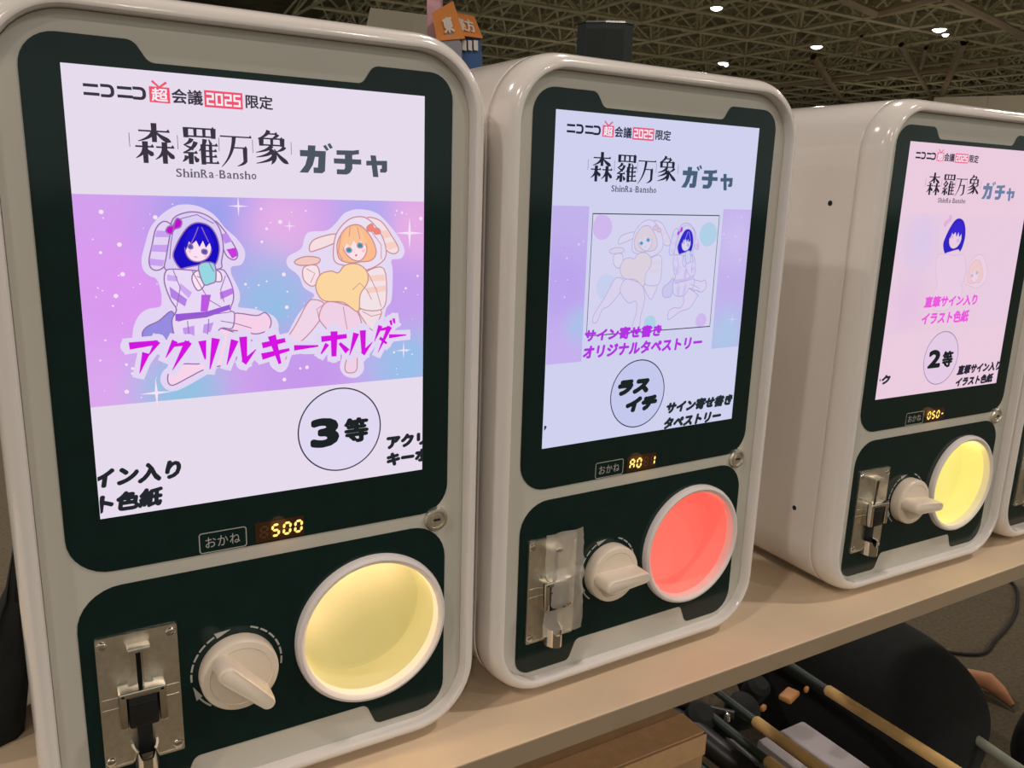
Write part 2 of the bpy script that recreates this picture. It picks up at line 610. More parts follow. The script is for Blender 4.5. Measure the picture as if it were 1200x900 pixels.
ART = {
 'halo_a': [(0.263,0.344),(0.307,0.346),(0.35,0.368),(0.381,0.407),(0.412,0.437),(0.432,0.469),(0.431,0.495),(0.419,0.512),(0.395,0.516),(0.391,0.529),(0.395,0.546),(0.411,0.584),(0.413,0.612),(0.407,0.633),(0.427,0.638),(0.459,0.644),(0.509,0.666),(0.523,0.698),(0.509,0.731),(0.455,0.746),(0.404,0.776),(0.337,0.814),(0.239,0.864),(0.202,0.866),(0.183,0.839),(0.19,0.81),(0.214,0.787),(0.181,0.759),(0.134,0.748),(0.12,0.727),(0.119,0.7),(0.126,0.67),(0.141,0.644),(0.163,0.629),(0.194,0.624),(0.2,0.604),(0.199,0.577),(0.19,0.547),(0.172,0.537),(0.158,0.52),(0.156,0.491),(0.169,0.446),(0.183,0.408),(0.206,0.379),(0.232,0.358)],
 'bag_a': [(0.224,0.638),(0.189,0.664),(0.157,0.679),(0.144,0.701),(0.159,0.733),(0.216,0.73),(0.232,0.673)],
 'hood_a': [(0.243,0.382),(0.281,0.364),(0.318,0.366),(0.349,0.384),(0.367,0.414),(0.373,0.461),(0.366,0.501),(0.362,0.521),(0.31,0.528),(0.234,0.525),(0.213,0.517),(0.219,0.486),(0.232,0.427)],
 'ear_a1': [(0.221,0.389),(0.198,0.408),(0.185,0.453),(0.175,0.492),(0.177,0.514),(0.191,0.523),(0.21,0.515),(0.219,0.492),(0.227,0.453),(0.241,0.408)],
 'ear_a2': [(0.355,0.387),(0.38,0.417),(0.406,0.461),(0.412,0.485),(0.4,0.497),(0.38,0.484),(0.368,0.447),(0.359,0.414)],
 'earstripe_a1': [(0.199,0.414),(0.228,0.416),(0.23,0.432),(0.193,0.432)],
 'earstripe_a2': [(0.185,0.453),(0.225,0.453),(0.22,0.473),(0.181,0.471)],
 'earstripe_a3': [(0.176,0.49),(0.214,0.495),(0.208,0.512),(0.176,0.508)],
 'earstripe_a4': [(0.37,0.424),(0.385,0.42),(0.399,0.444),(0.377,0.451)],
 'earstripe_a5': [(0.381,0.467),(0.407,0.462),(0.411,0.485),(0.396,0.493)],
 'hair_a': [(0.262,0.427),(0.284,0.401),(0.309,0.392),(0.337,0.401),(0.355,0.427),(0.362,0.463),(0.355,0.497),(0.343,0.514),(0.33,0.506),(0.272,0.516),(0.253,0.518),(0.237,0.487),(0.244,0.46)],
 'face_a': [(0.275,0.442),(0.302,0.429),(0.337,0.444),(0.339,0.471),(0.326,0.492),(0.303,0.501),(0.281,0.494),(0.27,0.472)],
 'fringe_a': [(0.267,0.455),(0.278,0.417),(0.307,0.4),(0.335,0.411),(0.349,0.448),(0.342,0.472),(0.336,0.448),(0.325,0.462),(0.318,0.442),(0.308,0.46),(0.3,0.442),(0.287,0.453),(0.281,0.444),(0.272,0.468)],
 'eye_a1': [(0.278,0.455),(0.284,0.451),(0.289,0.455),(0.29,0.462),(0.284,0.465),(0.278,0.461)],
 'eye_a2': [(0.314,0.468),(0.321,0.466),(0.328,0.47),(0.327,0.478),(0.321,0.48),(0.314,0.476)],
 'blush_a1': [(0.276,0.469),(0.283,0.467),(0.287,0.471),(0.281,0.476)],
 'blush_a2': [(0.318,0.486),(0.325,0.483),(0.329,0.486),(0.322,0.491)],
 'mouth_a': [(0.293,0.485),(0.3,0.487),(0.3,0.489),(0.293,0.487)],
 'top_a': [(0.215,0.526),(0.234,0.52),(0.291,0.525),(0.31,0.528),(0.362,0.523),(0.378,0.537),(0.393,0.577),(0.394,0.611),(0.383,0.642),(0.395,0.652),(0.387,0.695),(0.354,0.694),(0.326,0.726),(0.273,0.733),(0.232,0.717),(0.223,0.665),(0.237,0.634),(0.223,0.605),(0.21,0.558)],
 'stripe_a1': [(0.218,0.535),(0.246,0.54),(0.242,0.555),(0.217,0.551)],
 'stripe_a2': [(0.222,0.568),(0.267,0.606),(0.26,0.626),(0.224,0.598)],
 'stripe_a3': [(0.251,0.559),(0.281,0.587),(0.271,0.603),(0.247,0.575)],
 'stripe_a4': [(0.233,0.646),(0.317,0.643),(0.384,0.625),(0.382,0.64),(0.316,0.66),(0.232,0.666)],
 'stripe_a5': [(0.306,0.594),(0.332,0.595),(0.32,0.643),(0.301,0.642)],
 'stripe_a6': [(0.25,0.687),(0.282,0.682),(0.28,0.73),(0.254,0.722)],
 'stripe_a7': [(0.308,0.68),(0.335,0.675),(0.319,0.722),(0.299,0.728)],
 'stripe_a8': [(0.356,0.589),(0.393,0.577),(0.394,0.594),(0.358,0.61)],
 'legu_a': [(0.389,0.653),(0.458,0.662),(0.484,0.654),(0.501,0.678),(0.492,0.706),(0.456,0.717),(0.419,0.707),(0.387,0.702),(0.36,0.695)],
 'legl_a': [(0.33,0.699),(0.354,0.694),(0.393,0.709),(0.44,0.734),(0.43,0.744),(0.379,0.797),(0.306,0.812),(0.262,0.831),(0.214,0.852),(0.202,0.833),(0.213,0.804),(0.248,0.792),(0.296,0.794),(0.324,0.768),(0.319,0.733)],
 'mug_a': [(0.303,0.51),(0.344,0.506),(0.347,0.553),(0.333,0.563),(0.313,0.563)],
 'hand_a1': [(0.287,0.534),(0.303,0.527),(0.316,0.563),(0.297,0.582),(0.283,0.554)],
 'hand_a2': [(0.342,0.524),(0.361,0.533),(0.362,0.557),(0.34,0.553)],
 'bow_a': [(0.222,0.416),(0.229,0.403),(0.241,0.4),(0.252,0.381),(0.264,0.388),(0.26,0.404),(0.244,0.411),(0.235,0.424)],
 'halo_b': [(0.783,0.348),(0.837,0.358),(0.876,0.39),(0.916,0.438),(0.933,0.476),(0.92,0.5),(0.888,0.505),(0.892,0.539),(0.888,0.63),(0.869,0.66),(0.86,0.706),(0.846,0.744),(0.818,0.797),(0.793,0.818),(0.791,0.857),(0.765,0.878),(0.729,0.869),(0.712,0.839),(0.718,0.797),(0.668,0.793),(0.601,0.789),(0.564,0.786),(0.544,0.829),(0.519,0.839),(0.492,0.811),(0.505,0.774),(0.535,0.747),(0.58,0.669),(0.618,0.627),(0.634,0.606),(0.603,0.583),(0.588,0.547),(0.556,0.518),(0.558,0.49),(0.598,0.466),(0.618,0.42),(0.676,0.413),(0.706,0.391),(0.737,0.359)],
 'hood_b': [(0.713,0.413),(0.752,0.377),(0.798,0.372),(0.836,0.401),(0.864,0.449),(0.864,0.501),(0.804,0.534),(0.742,0.521),(0.701,0.506),(0.699,0.456)],
 'ear_b1': [(0.805,0.375),(0.852,0.383),(0.892,0.434),(0.912,0.47),(0.896,0.485),(0.868,0.471),(0.852,0.427)],
 'earstripe_b1': [(0.854,0.412),(0.876,0.412),(0.888,0.431),(0.858,0.438)],
 'earstripe_b2': [(0.864,0.453),(0.898,0.445),(0.908,0.464),(0.876,0.473)],
 'ear_b2': [(0.706,0.423),(0.646,0.436),(0.625,0.455),(0.625,0.475),(0.646,0.471),(0.675,0.461),(0.704,0.447)],
 'cuff_b': [(0.576,0.504),(0.609,0.49),(0.652,0.495),(0.645,0.512),(0.593,0.516)],
 'arm_b': [(0.604,0.522),(0.644,0.518),(0.651,0.556),(0.63,0.58),(0.603,0.56)],
 'hair_b': [(0.709,0.456),(0.725,0.42),(0.751,0.398),(0.786,0.398),(0.82,0.434),(0.836,0.478),(0.82,0.504),(0.781,0.509),(0.75,0.511),(0.716,0.499)],
 'face_b': [(0.732,0.456),(0.762,0.431),(0.798,0.45),(0.804,0.477),(0.785,0.504),(0.758,0.501),(0.734,0.479)],
 'fringe_b': [(0.724,0.449),(0.744,0.405),(0.778,0.402),(0.805,0.445),(0.795,0.46),(0.785,0.443),(0.774,0.456),(0.762,0.443),(0.752,0.462),(0.739,0.452),(0.731,0.47)],
 'eye_b1': [(0.738,0.469),(0.746,0.464),(0.754,0.468),(0.755,0.476),(0.747,0.48),(0.74,0.477)],
 'eye_b2': [(0.774,0.455),(0.781,0.45),(0.79,0.454),(0.791,0.463),(0.783,0.466),(0.775,0.463)],
 'blush_b': [(0.787,0.472),(0.795,0.469),(0.8,0.475),(0.792,0.481)],
 'mouth_b': [(0.766,0.486),(0.772,0.484),(0.773,0.49),(0.767,0.492)],
 'pillow_b': [(0.64,0.571),(0.657,0.543),(0.689,0.535),(0.711,0.541),(0.733,0.518),(0.773,0.515),(0.804,0.539),(0.805,0.575),(0.781,0.611),(0.773,0.664),(0.725,0.633),(0.666,0.626),(0.643,0.6)],
 'sleeve_b': [(0.804,0.539),(0.861,0.531),(0.869,0.622),(0.851,0.661),(0.788,0.658),(0.756,0.625),(0.749,0.595),(0.788,0.576)],
 'stripe_b1': [(0.808,0.552),(0.863,0.55),(0.865,0.569),(0.808,0.571)],
 'stripe_b2': [(0.803,0.59),(0.867,0.584),(0.867,0.603),(0.803,0.608)],
 'hem_b': [(0.779,0.658),(0.851,0.663),(0.838,0.705),(0.822,0.727),(0.794,0.695)],
 'legl_b': [(0.633,0.621),(0.666,0.637),(0.649,0.687),(0.596,0.744),(0.559,0.76),(0.535,0.812),(0.514,0.815),(0.516,0.782),(0.574,0.698),(0.611,0.634)],
 'legr_b': [(0.672,0.631),(0.725,0.639),(0.771,0.665),(0.788,0.725),(0.771,0.801),(0.766,0.855),(0.733,0.857),(0.73,0.829),(0.746,0.784),(0.739,0.731),(0.7,0.737),(0.663,0.704),(0.648,0.673)],
 'bow_b': [(0.805,0.402),(0.821,0.392),(0.829,0.405),(0.844,0.406),(0.85,0.42),(0.832,0.423),(0.825,0.414),(0.809,0.414)],
}
FOLD = {'a':[[(0.234,0.522),(0.25,0.572),(0.238,0.625)],[(0.284,0.526),(0.307,0.574),(0.325,0.609),(0.357,0.631)],[(0.374,0.542),(0.359,0.582),(0.367,0.617)],[(0.238,0.667),(0.29,0.656),(0.383,0.647)],[(0.264,0.667),(0.267,0.73)],[(0.322,0.664),(0.316,0.726)],[(0.307,0.404),(0.296,0.43),(0.285,0.45)],[(0.316,0.404),(0.325,0.427),(0.333,0.446)],[(0.355,0.672),(0.395,0.681),(0.442,0.698)],[(0.296,0.541),(0.309,0.547)],[(0.245,0.395),(0.233,0.447),(0.227,0.492)],[(0.261,0.382),(0.305,0.37),(0.349,0.394)],[(0.33,0.502),(0.336,0.514),(0.343,0.529)],[(0.393,0.709),(0.421,0.704),(0.448,0.716)]],'b':[[(0.808,0.545),(0.835,0.598),(0.851,0.652)],[(0.756,0.595),(0.78,0.574),(0.803,0.597),(0.819,0.628)],[(0.751,0.402),(0.747,0.431)],[(0.774,0.402),(0.782,0.438)],[(0.648,0.687),(0.641,0.65),(0.666,0.635)],[(0.739,0.731),(0.732,0.692),(0.725,0.646)],[(0.817,0.412),(0.852,0.456),(0.852,0.501)],[(0.721,0.427),(0.712,0.477),(0.727,0.506)],[(0.611,0.526),(0.637,0.541),(0.623,0.569)],[(0.787,0.664),(0.818,0.681),(0.851,0.675)]]}

# ------------------------------------------------------------------ the setting
def plane(name, x0, x1, y0, y1, z, m_, flip=False):
    bm = bmesh.new()
    vs = [bm.verts.new(c) for c in ((x0, y0, z), (x1, y0, z), (x1, y1, z), (x0, y1, z))]
    f = bm.faces.new(vs if not flip else vs[::-1])
    return finish(name, bm, m_, kind='structure')


M_FLOOR = mat('grey_brown_carpet', (92, 82, 62), rough=0.95, noise=0.25, nscale=90, bump=0.5)
M_CEIL = mat('dark_roof_deck', (168, 162, 132), rough=0.9, noise=0.25, nscale=0.6)
M_TRUSS = mat('painted_steel', (214, 204, 172), rough=0.7, noise=0.12, nscale=0.5)
M_TRUSS2 = mat('painted_girder', (190, 168, 140), rough=0.7, noise=0.12, nscale=0.5)
M_WALL = mat('dark_hall_wall', (96, 92, 72), rough=0.9, noise=0.3, nscale=0.25)

plane('floor', -70, 140, -70, 140, 0.0, M_FLOOR)
plane('ceiling', -40, 140, -40, 140, 17.6, M_CEIL, True)
bm = bmesh.new()
box(bm, (35, 130.3, 8.8), (210, 0.6, 17.6))
finish('wall_back', bm, M_WALL, kind='structure')
bm = bmesh.new()
box(bm, (130.3, 30, 8.8), (0.6, 200, 17.6))
finish('wall_right', bm, M_WALL, kind='structure')


def bar(bm, a, b, r, n=4):
    tube(bm, [a, b], r, n=n, caps=False)


def in_view(p, pad=0.12):
    d = Vector(p) - Vector((0, 0, CAM_Z))
    zc = d.dot(fw)
    if zc < 3:
        return False
    return -0.25 < d.dot(rt) / zc < 0.62 + pad and -0.62 < d.dot(dn) / zc < -0.3


bm = bmesh.new()
CELL = 5.2
rr = random.Random(3)
for i in range(0, 31):
    for j in range(0, 31):
        x, y = i * CELL - 2, j * CELL - 2
        bz, tz = 13.2, 16.6
        if x < 3 and y < 3:
            continue
        a = (x, y, bz)
        t = (x + CELL / 2, y + CELL / 2, tz)
        if not (in_view(a) or in_view(t)):
            continue
        for q in ((x + CELL, y, bz), (x, y + CELL, bz)):
            bar(bm, a, q, 0.13)
        for q in ((t[0] + CELL, t[1], tz), (t[0], t[1] + CELL, tz)):
            bar(bm, t, q, 0.13)
        for dx in (0, CELL):
            for dy in (0, CELL):
                bar(bm, (x + dx, y + dy, bz), t, 0.095)
finish('trim_1', bm, M_TRUSS, kind='structure')
# main girders and struts crossing under the space frame


def roof_at(px, py, z):
    d = (rt * ((px - 600) / 966.19) + dn * ((py - 450) / 966.19) + fw)
    k = min((z - CAM_Z) / d.z, 126 / math.hypot(d.x, d.y))
    return Vector((d.x * k, d.y * k, CAM_Z + d.z * k))


bm = bmesh.new()
for pa_, pb_, r_ in (((980, -4), (1028, 16), 0.26), ((1028, 16), (1110, -6), 0.26), ((1100, -8), (1206, 44), 0.26), ((953, 66), (986, 116), 0.30), ((1130, 49), (1102, 116), 0.30), ((1056, 52), (1092, 116), 0.22), ((905, 101), (1172, 74), 0.26), ((1000, 66), (1010, 42), 0.15), ((1085, 56), (1079, 80), 0.18)):
    bar(bm, roof_at(*pa_, 13.0), roof_at(*pb_, 13.0), r_, n=6)
finish('trim_2', bm, M_TRUSS2, kind='structure')

# lamps seen under the roof
M_LAMPBODY = mat('lamp_housing_metal', (190, 184, 160), rough=0.6, metal=0.0)
M_LAMPLENS = emit((255, 252, 246), 6.0, 'lit_lamp_lens')


def hall_lamp(x, y, z, r, label):
    t = thing('hall_lamp', label, 'ceiling lamp', (x, y, z), 0, 'lamps under the hall roof')
    b1 = bmesh.new()
    lathe_z(b1, [(0, 0.55), (r * 0.35, 0.55), (r * 0.6, 0.35), (r * 1.08, 0.0), (r * 1.1, -0.03), (r * 1.0, -0.03)], 0, 0, 24)
    finish('reflector', b1, M_LAMPBODY, t, smooth=40)
    b1 = bmesh.new()
    lathe_z(b1, [(r, -0.03), (r * 0.8, -0.12), (r * 0.45, -0.18), (0, -0.2)], 0, 0, 24)
    finish('lens', b1, M_LAMPLENS, t, smooth=60)
    b1 = bmesh.new()
    tube(b1, [(0, 0, 0.55), (0, 0, 17.6 - z)], 0.03, n=6)
    finish('hanger', b1, M_LAMPBODY, t)
    return t


def lamp_at(d, h):
    k = h / d[2]
    return d[0] * k, d[1] * k, CAM_Z + h


for d, h, r, lab in [((0.753, 0.808, 0.223), 11, 0.36, 'round white hall lamp highest above the middle machine'),
                     ((0.754, 0.790, 0.158), 11, 0.42, 'round white hall lamp just above the middle machine right corner'),
                     ((0.854, 0.737, 0.181), 11, 0.42, 'round white hall lamp alone between middle and third machines'),
                     ((0.984, 0.666, 0.206), 11, 0.42, 'larger lamp of the pair shining over the third machine'),
                     ((0.990, 0.661, 0.2005), 11.3, 0.22, 'smaller lamp of the pair shining over the third machine'),
                     ((0.7585, 0.789, 0.1565), 11.3, 0.2, 'small dim lamp right beside the lamp above middle machine corner')]:
    x, y, z = lamp_at(d, h)
    hall_lamp(x, y, z, r, lab)
    if r > 0.3:
        lamp_light(x, y, z - 0.3, LAMP_W * 0.5)

# ------------------------------------------------------------------ shelf the machines stand on
ST = 0.75           # shelf top
SY0 = 0.609
t = thing('display_table', 'long beige laminate table carrying the row of white capsule machines', 'table', (0.9, 0.86, 0))
b1 = bmesh.new()
box(b1, (0.25, SY0 + 0.27 - 0.86, ST - 0.012), (4.0, 0.54, 0.024), 0.0012)
finish('tabletop', b1, M_SHELF, t)
b1 = bmesh.new()
box(b1, (0.25, SY0 - 0.0006 - 0.86, ST - 0.0126), (4.0, 0.0016, 0.0228))
o = finish('edge_band', b1, M_SHELFEDGE, t)
o['label'] = 'darker grey brown edge strip'
for lx in (-1.5, -0.72, 1.95):
    for ly in (-0.17, 0.22):
        b1 = bmesh.new()
        tube(b1, [(lx, ly, 0), (lx, ly, ST - 0.024)], 0.014, n=12)
        finish('leg', b1, M_CHROME, t)


# ------------------------------------------------------------------ screen artwork
SCR_H = 1.2241
LAY = -0.0011


def mix(c, b, f):
    return tuple(c[i] * (1 - f) + b[i] * f for i in range(3))


FIG_A = [('bag_a', (150, 140, 225)), ('legu_a', (246, 208, 232)), ('legl_a', (248, 212, 234)), ('ear_a1', (226, 210, 244)), ('ear_a2', (226, 210, 244)),
         ('earstripe_a1', (200, 160, 240)), ('earstripe_a2', (200, 160, 240)), ('earstripe_a3', (200, 160, 240)), ('earstripe_a4', (190, 140, 235)), ('earstripe_a5', (200, 60, 220)),
         ('hood_a', (218, 204, 244)), ('hair_a', (26, 14, 190)), ('face_a', (250, 224, 242)), ('fringe_a', (34, 20, 205)), ('eye_a1', (70, 90, 180)), ('eye_a2', (70, 90, 180)), ('blush_a1', (250, 190, 225)), ('blush_a2', (250, 190, 225)), ('mouth_a', (190, 90, 130)),
         ('top_a', (232, 216, 246)), ('stripe_a1', (205, 170, 240)), ('stripe_a2', (180, 130, 228)), ('stripe_a3', (205, 170, 240)), ('stripe_a4', (150, 90, 215)), ('stripe_a5', (190, 90, 225)),
         ('stripe_a6', (196, 150, 236)), ('stripe_a7', (196, 150, 236)), ('stripe_a8', (190, 120, 230)), ('hand_a1', (250, 226, 240)), ('hand_a2', (250, 226, 240)), ('mug_a', (150, 215, 226)), ('bow_a', (190, 20, 210))]
FIG_B = [('legl_b', (240, 212, 232)), ('hem_b', (240, 222, 228)), ('legr_b', (240, 208, 230)), ('ear_b2', (244, 222, 226)), ('ear_b1', (244, 224, 228)), ('earstripe_b1', (246, 206, 196)), ('earstripe_b2', (246, 206, 196)),
         ('hood_b', (236, 222, 240)), ('hair_b', (250, 188, 142)), ('face_b', (252, 226, 232)), ('fringe_b', (250, 196, 150)), ('eye_b1', (40, 150, 180)), ('eye_b2', (40, 150, 180)), ('blush_b', (250, 190, 205)), ('mouth_b', (220, 100, 120)),
         ('cuff_b', (240, 200, 190)), ('arm_b', (246, 226, 230)), ('sleeve_b', (242, 226, 232)), ('stripe_b1', (246, 206, 196)), ('stripe_b2', (246, 206, 196)), ('pillow_b', (252, 214, 160)), ('bow_b', (250, 130, 110))]
SHARP = ('stripe', 'earstripe', 'fringe', 'mouth', 'blush')


def figure(name, parent, keys, halo, tf, fade=0.0, base=(225, 215, 242), line=(150, 110, 170), lw=0.0035, keep=(), y0=LAY - 0.0002, clip=None, folds=None):
    """a flat printed sticker figure: one mesh, layer over layer"""
    b = bmesh.new()
    mats = []

    def mi_of(c):
        mm = emit([round(q) for q in c])
        if mm not in mats:
            mats.append(mm)
        return mats.index(mm)

    y = y0
    if halo:
        L = [tf(p) for p in smooth_loop(ART[halo[0]])]
        plate(b, L, y, mi=mi_of(halo[1]))
    lay = 0
    for k, c in keys:
        lay += 1
        f = 0.12 if k in keep else fade
        pts = ART[k]
        L = [tf(p) for p in (smooth_loop(pts, 4) if not k.startswith(SHARP) else pts)]
        yy = y0 - 0.00004 * lay
        try:
            plate(b, L, yy, mi=mi_of(mix(c, base, f)))
        except Exception:
            pass
        if not k.startswith(SHARP):
            stroke(b, L, lw, yy - 0.00001, mi=mi_of(mix(line, base, fade * 0.6)))
    for pl_ in FOLD.get(folds, ()):
        stroke(b, [tf(p) for p in pl_], lw * 0.7, y0 - 0.00004 * (lay + 2), mi=mi_of(mix(line, base, fade * 0.6)), closed=False)
    if clip:
        for co, no in clip:
            bmesh.ops.bisect_plane(b, geom=b.verts[:] + b.edges[:] + b.faces[:], plane_co=co, plane_no=no, clear_outer=True)
    return finish(name, b, mats, parent)


def rectp(b, u0, v0, u1, v1, y, mi=0):
    plate(b, [(u0, v0), (u1, v0), (u1, v1), (u0, v1)], y, mi=mi)


INK = (40, 38, 48)


def header(scr, ink, red, slate, tb):
    """the same heading on every screen"""
    wht = (248, 238, 246)
    b = bmesh.new()
    # drawn katakana of the event name: square strokes
    for k, u in enumerate((0.047, 0.087, 0.126, 0.163)):
        y = LAY - 0.0002
        if k % 2 == 0:
            rectp(b, u, 0.045, u + 0.035, 0.0525, y)
            rectp(b, u, 0.066, u + 0.037, 0.0735, y)
        else:
            L = rounded([(u, 0.043, 0.001), (u + 0.032, 0.043, 0.013), (u + 0.032, 0.0755, 0.013), (u, 0.0755, 0.001), (u, 0.068, 0.001), (u + 0.0235, 0.068, 0.006), (u + 0.0235, 0.0505, 0.006), (u, 0.0505, 0.001)], 4)
            plate(b, L, y)
    finish('event_name_text', b, emit(ink), scr)
    b = bmesh.new()
    letters(b, '会議', 0.258, 0.039, 0.338, 0.078, LAY - 0.0002, (0.0011, 0.0009))
    finish('assembly_text', b, emit(ink), scr)
    b = bmesh.new()
    letters(b, '限定', 0.452, 0.039, 0.528, 0.076, LAY - 0.0002, (0.0010, 0.0008))
    finish('limited_text', b, emit(ink), scr)
    b = bmesh.new()
    rectp(b, 0.203, 0.039, 0.254, 0.079, LAY - 0.0002)
    stroke(b, [(0.211, 0.025), (0.2285, 0.040), (0.247, 0.026)], 0.006, LAY - 0.0002, closed=False)
    letters(b, '超', 0.208, 0.042, 0.249, 0.076, LAY - 0.0003, (0.0008, 0.0008), mi=1)
    finish('kanji_badge', b, [emit(red), emit(wht)], scr)
    b = bmesh.new()
    rectp(b, 0.342, 0.037, 0.444, 0.081, LAY - 0.0002)
    # blocky year figures
    s = 0.0052
    segs = {'2': 'abged', '0': 'abcdef', '5': 'afgcd'}
    for k, ch in enumerate('2025'):
        u, v, ww, hh = 0.3475 + k * 0.0238, 0.043, 0.0195, 0.032
        S = {'a': (u, v, u + ww, v + s), 'g': (u, v + hh / 2 - s / 2, u + ww, v + hh / 2 + s / 2), 'd': (u, v + hh - s, u + ww, v + hh),
             'f': (u, v, u + s, v + hh / 2), 'b': (u + ww - s, v, u + ww, v + hh / 2), 'e': (u, v + hh / 2, u + s, v + hh), 'c': (u + ww - s, v + hh / 2, u + ww, v + hh)}
        for sg in segs[ch]:
            rectp(b, *S[sg], LAY - 0.0003, mi=1)
    finish('year_badge', b, [emit(red), emit(wht)], scr)
    b = bmesh.new()
    for ch, bx in (('森', (0.160, 0.132, 0.257, 0.236)), ('羅', (0.276, 0.134, 0.373, 0.234)), ('万', (0.378, 0.146, 0.464, 0.238)), ('象', (0.472, 0.132, 0.568, 0.226))):
        mincho(b, ch, bx, LAY - 0.0002)
    for u in (0.146, 0.266, 0.374, 0.466, 0.576):
        rectp(b, u, 0.160, u + 0.0014, 0.196, LAY - 0.0002)
    finish('title_text', b, emit(ink), scr)
    b = bmesh.new()
    rom = 'ShinRa-Bansho'
    u = 0.257
    wd = {'S': 1.1, 'h': 1.1, 'i': 0.55, 'n': 1.1, 'R': 1.25, 'a': 1.0, '-': 0.7, 'B': 1.2, 's': 0.85, 'o': 1.0}
    tot = sum(wd[c] for c in rom)
    for c in rom:
        cw = wd[c] / tot * 0.219
        top = 0.247 if c in 'ShiRB' else 0.2535
        if c == '-':
            rectp(b, u + 0.002, 0.2605, u + cw - 0.003, 0.2622, LAY - 0.0002)
        else:
            letters(b, c, u + 0.0012, top, u + cw - 0.0022, 0.2695, LAY - 0.0002, (0.0006, 0.0002))
            if c in 'hinRB':   # small serifs
                rectp(b, u + 0.0002, 0.2686, u + cw - 0.001, 0.2697, LAY - 0.0002)
        u += cw
    finish('romaji_text', b, emit(mix(ink, tb, 0.25)), scr)
    b = bmesh.new()
    for ch, bx in (('ガ', (0.602, 0.165, 0.696, 0.245)), ('チ', (0.704, 0.172, 0.790, 0.246)), ('ャ', (0.806, 0.186, 0.874, 0.250))):
        for pl_ in HEAVY[ch]:
            upoly(b, pl_, bx, LAY - 0.0002)
    finish('gacha_text', b, emit(slate), scr)


def prize_badge(scr, cu, cv, r, fill, ringc, draw):
    b = bmesh.new()
    plate(b, circle(cu, cv, r), LAY - 0.0002)
    stroke(b, circle(cu, cv, r), 0.0045, LAY - 0.0003, mi=1)
    finish('prize_circle', b, [emit(fill), emit(ringc)], scr)
    b = bmesh.new()
    draw(b)
    finish('prize_text', b, emit((30, 36, 36)), scr)


def text_part(scr, name, items, col, halo=None, clip=None):
    b = bmesh.new()
    mats = [emit(col)]
    for s, u0, v0, u1, v1, bd, sh, ri in items:
        if halo:
            letters(b, s, u0 - halo[1], v0 - halo[1], u1 + halo[1], v1 + halo[1], LAY - 0.0018, (bd[0] + halo[1], bd[1] + halo[1]), mi=1, shear=sh, rise=ri, n=14)
        letters(b, s, u0, v0, u1, v1, LAY - 0.0019, bd, shear=sh, rise=ri, clip=clip)
    if halo:
        mats.append(emit(halo[0]))
    return finish(name, b, mats, scr)


def dots(b, n, u0, v0, u1, v1, y, seed, mi=0, rmax=0.006):
    r_ = random.Random(seed)
    for _ in range(n):
        plate(b, circle(r_.uniform(u0, u1), r_.uniform(v0, v1), r_.choice((0.0015, 0.002, 0.0028, 0.004, rmax)), 10), y, mi=mi)


def star(b, u, v, r, y, mi=0):
    L = []
    for k in range(8):
        a = PI * k / 4
        q = r if k % 2 == 0 else r * 0.12
        L.append((u + q * math.cos(a), v + q * math.sin(a)))
    plate(b, L, y, mi=mi)


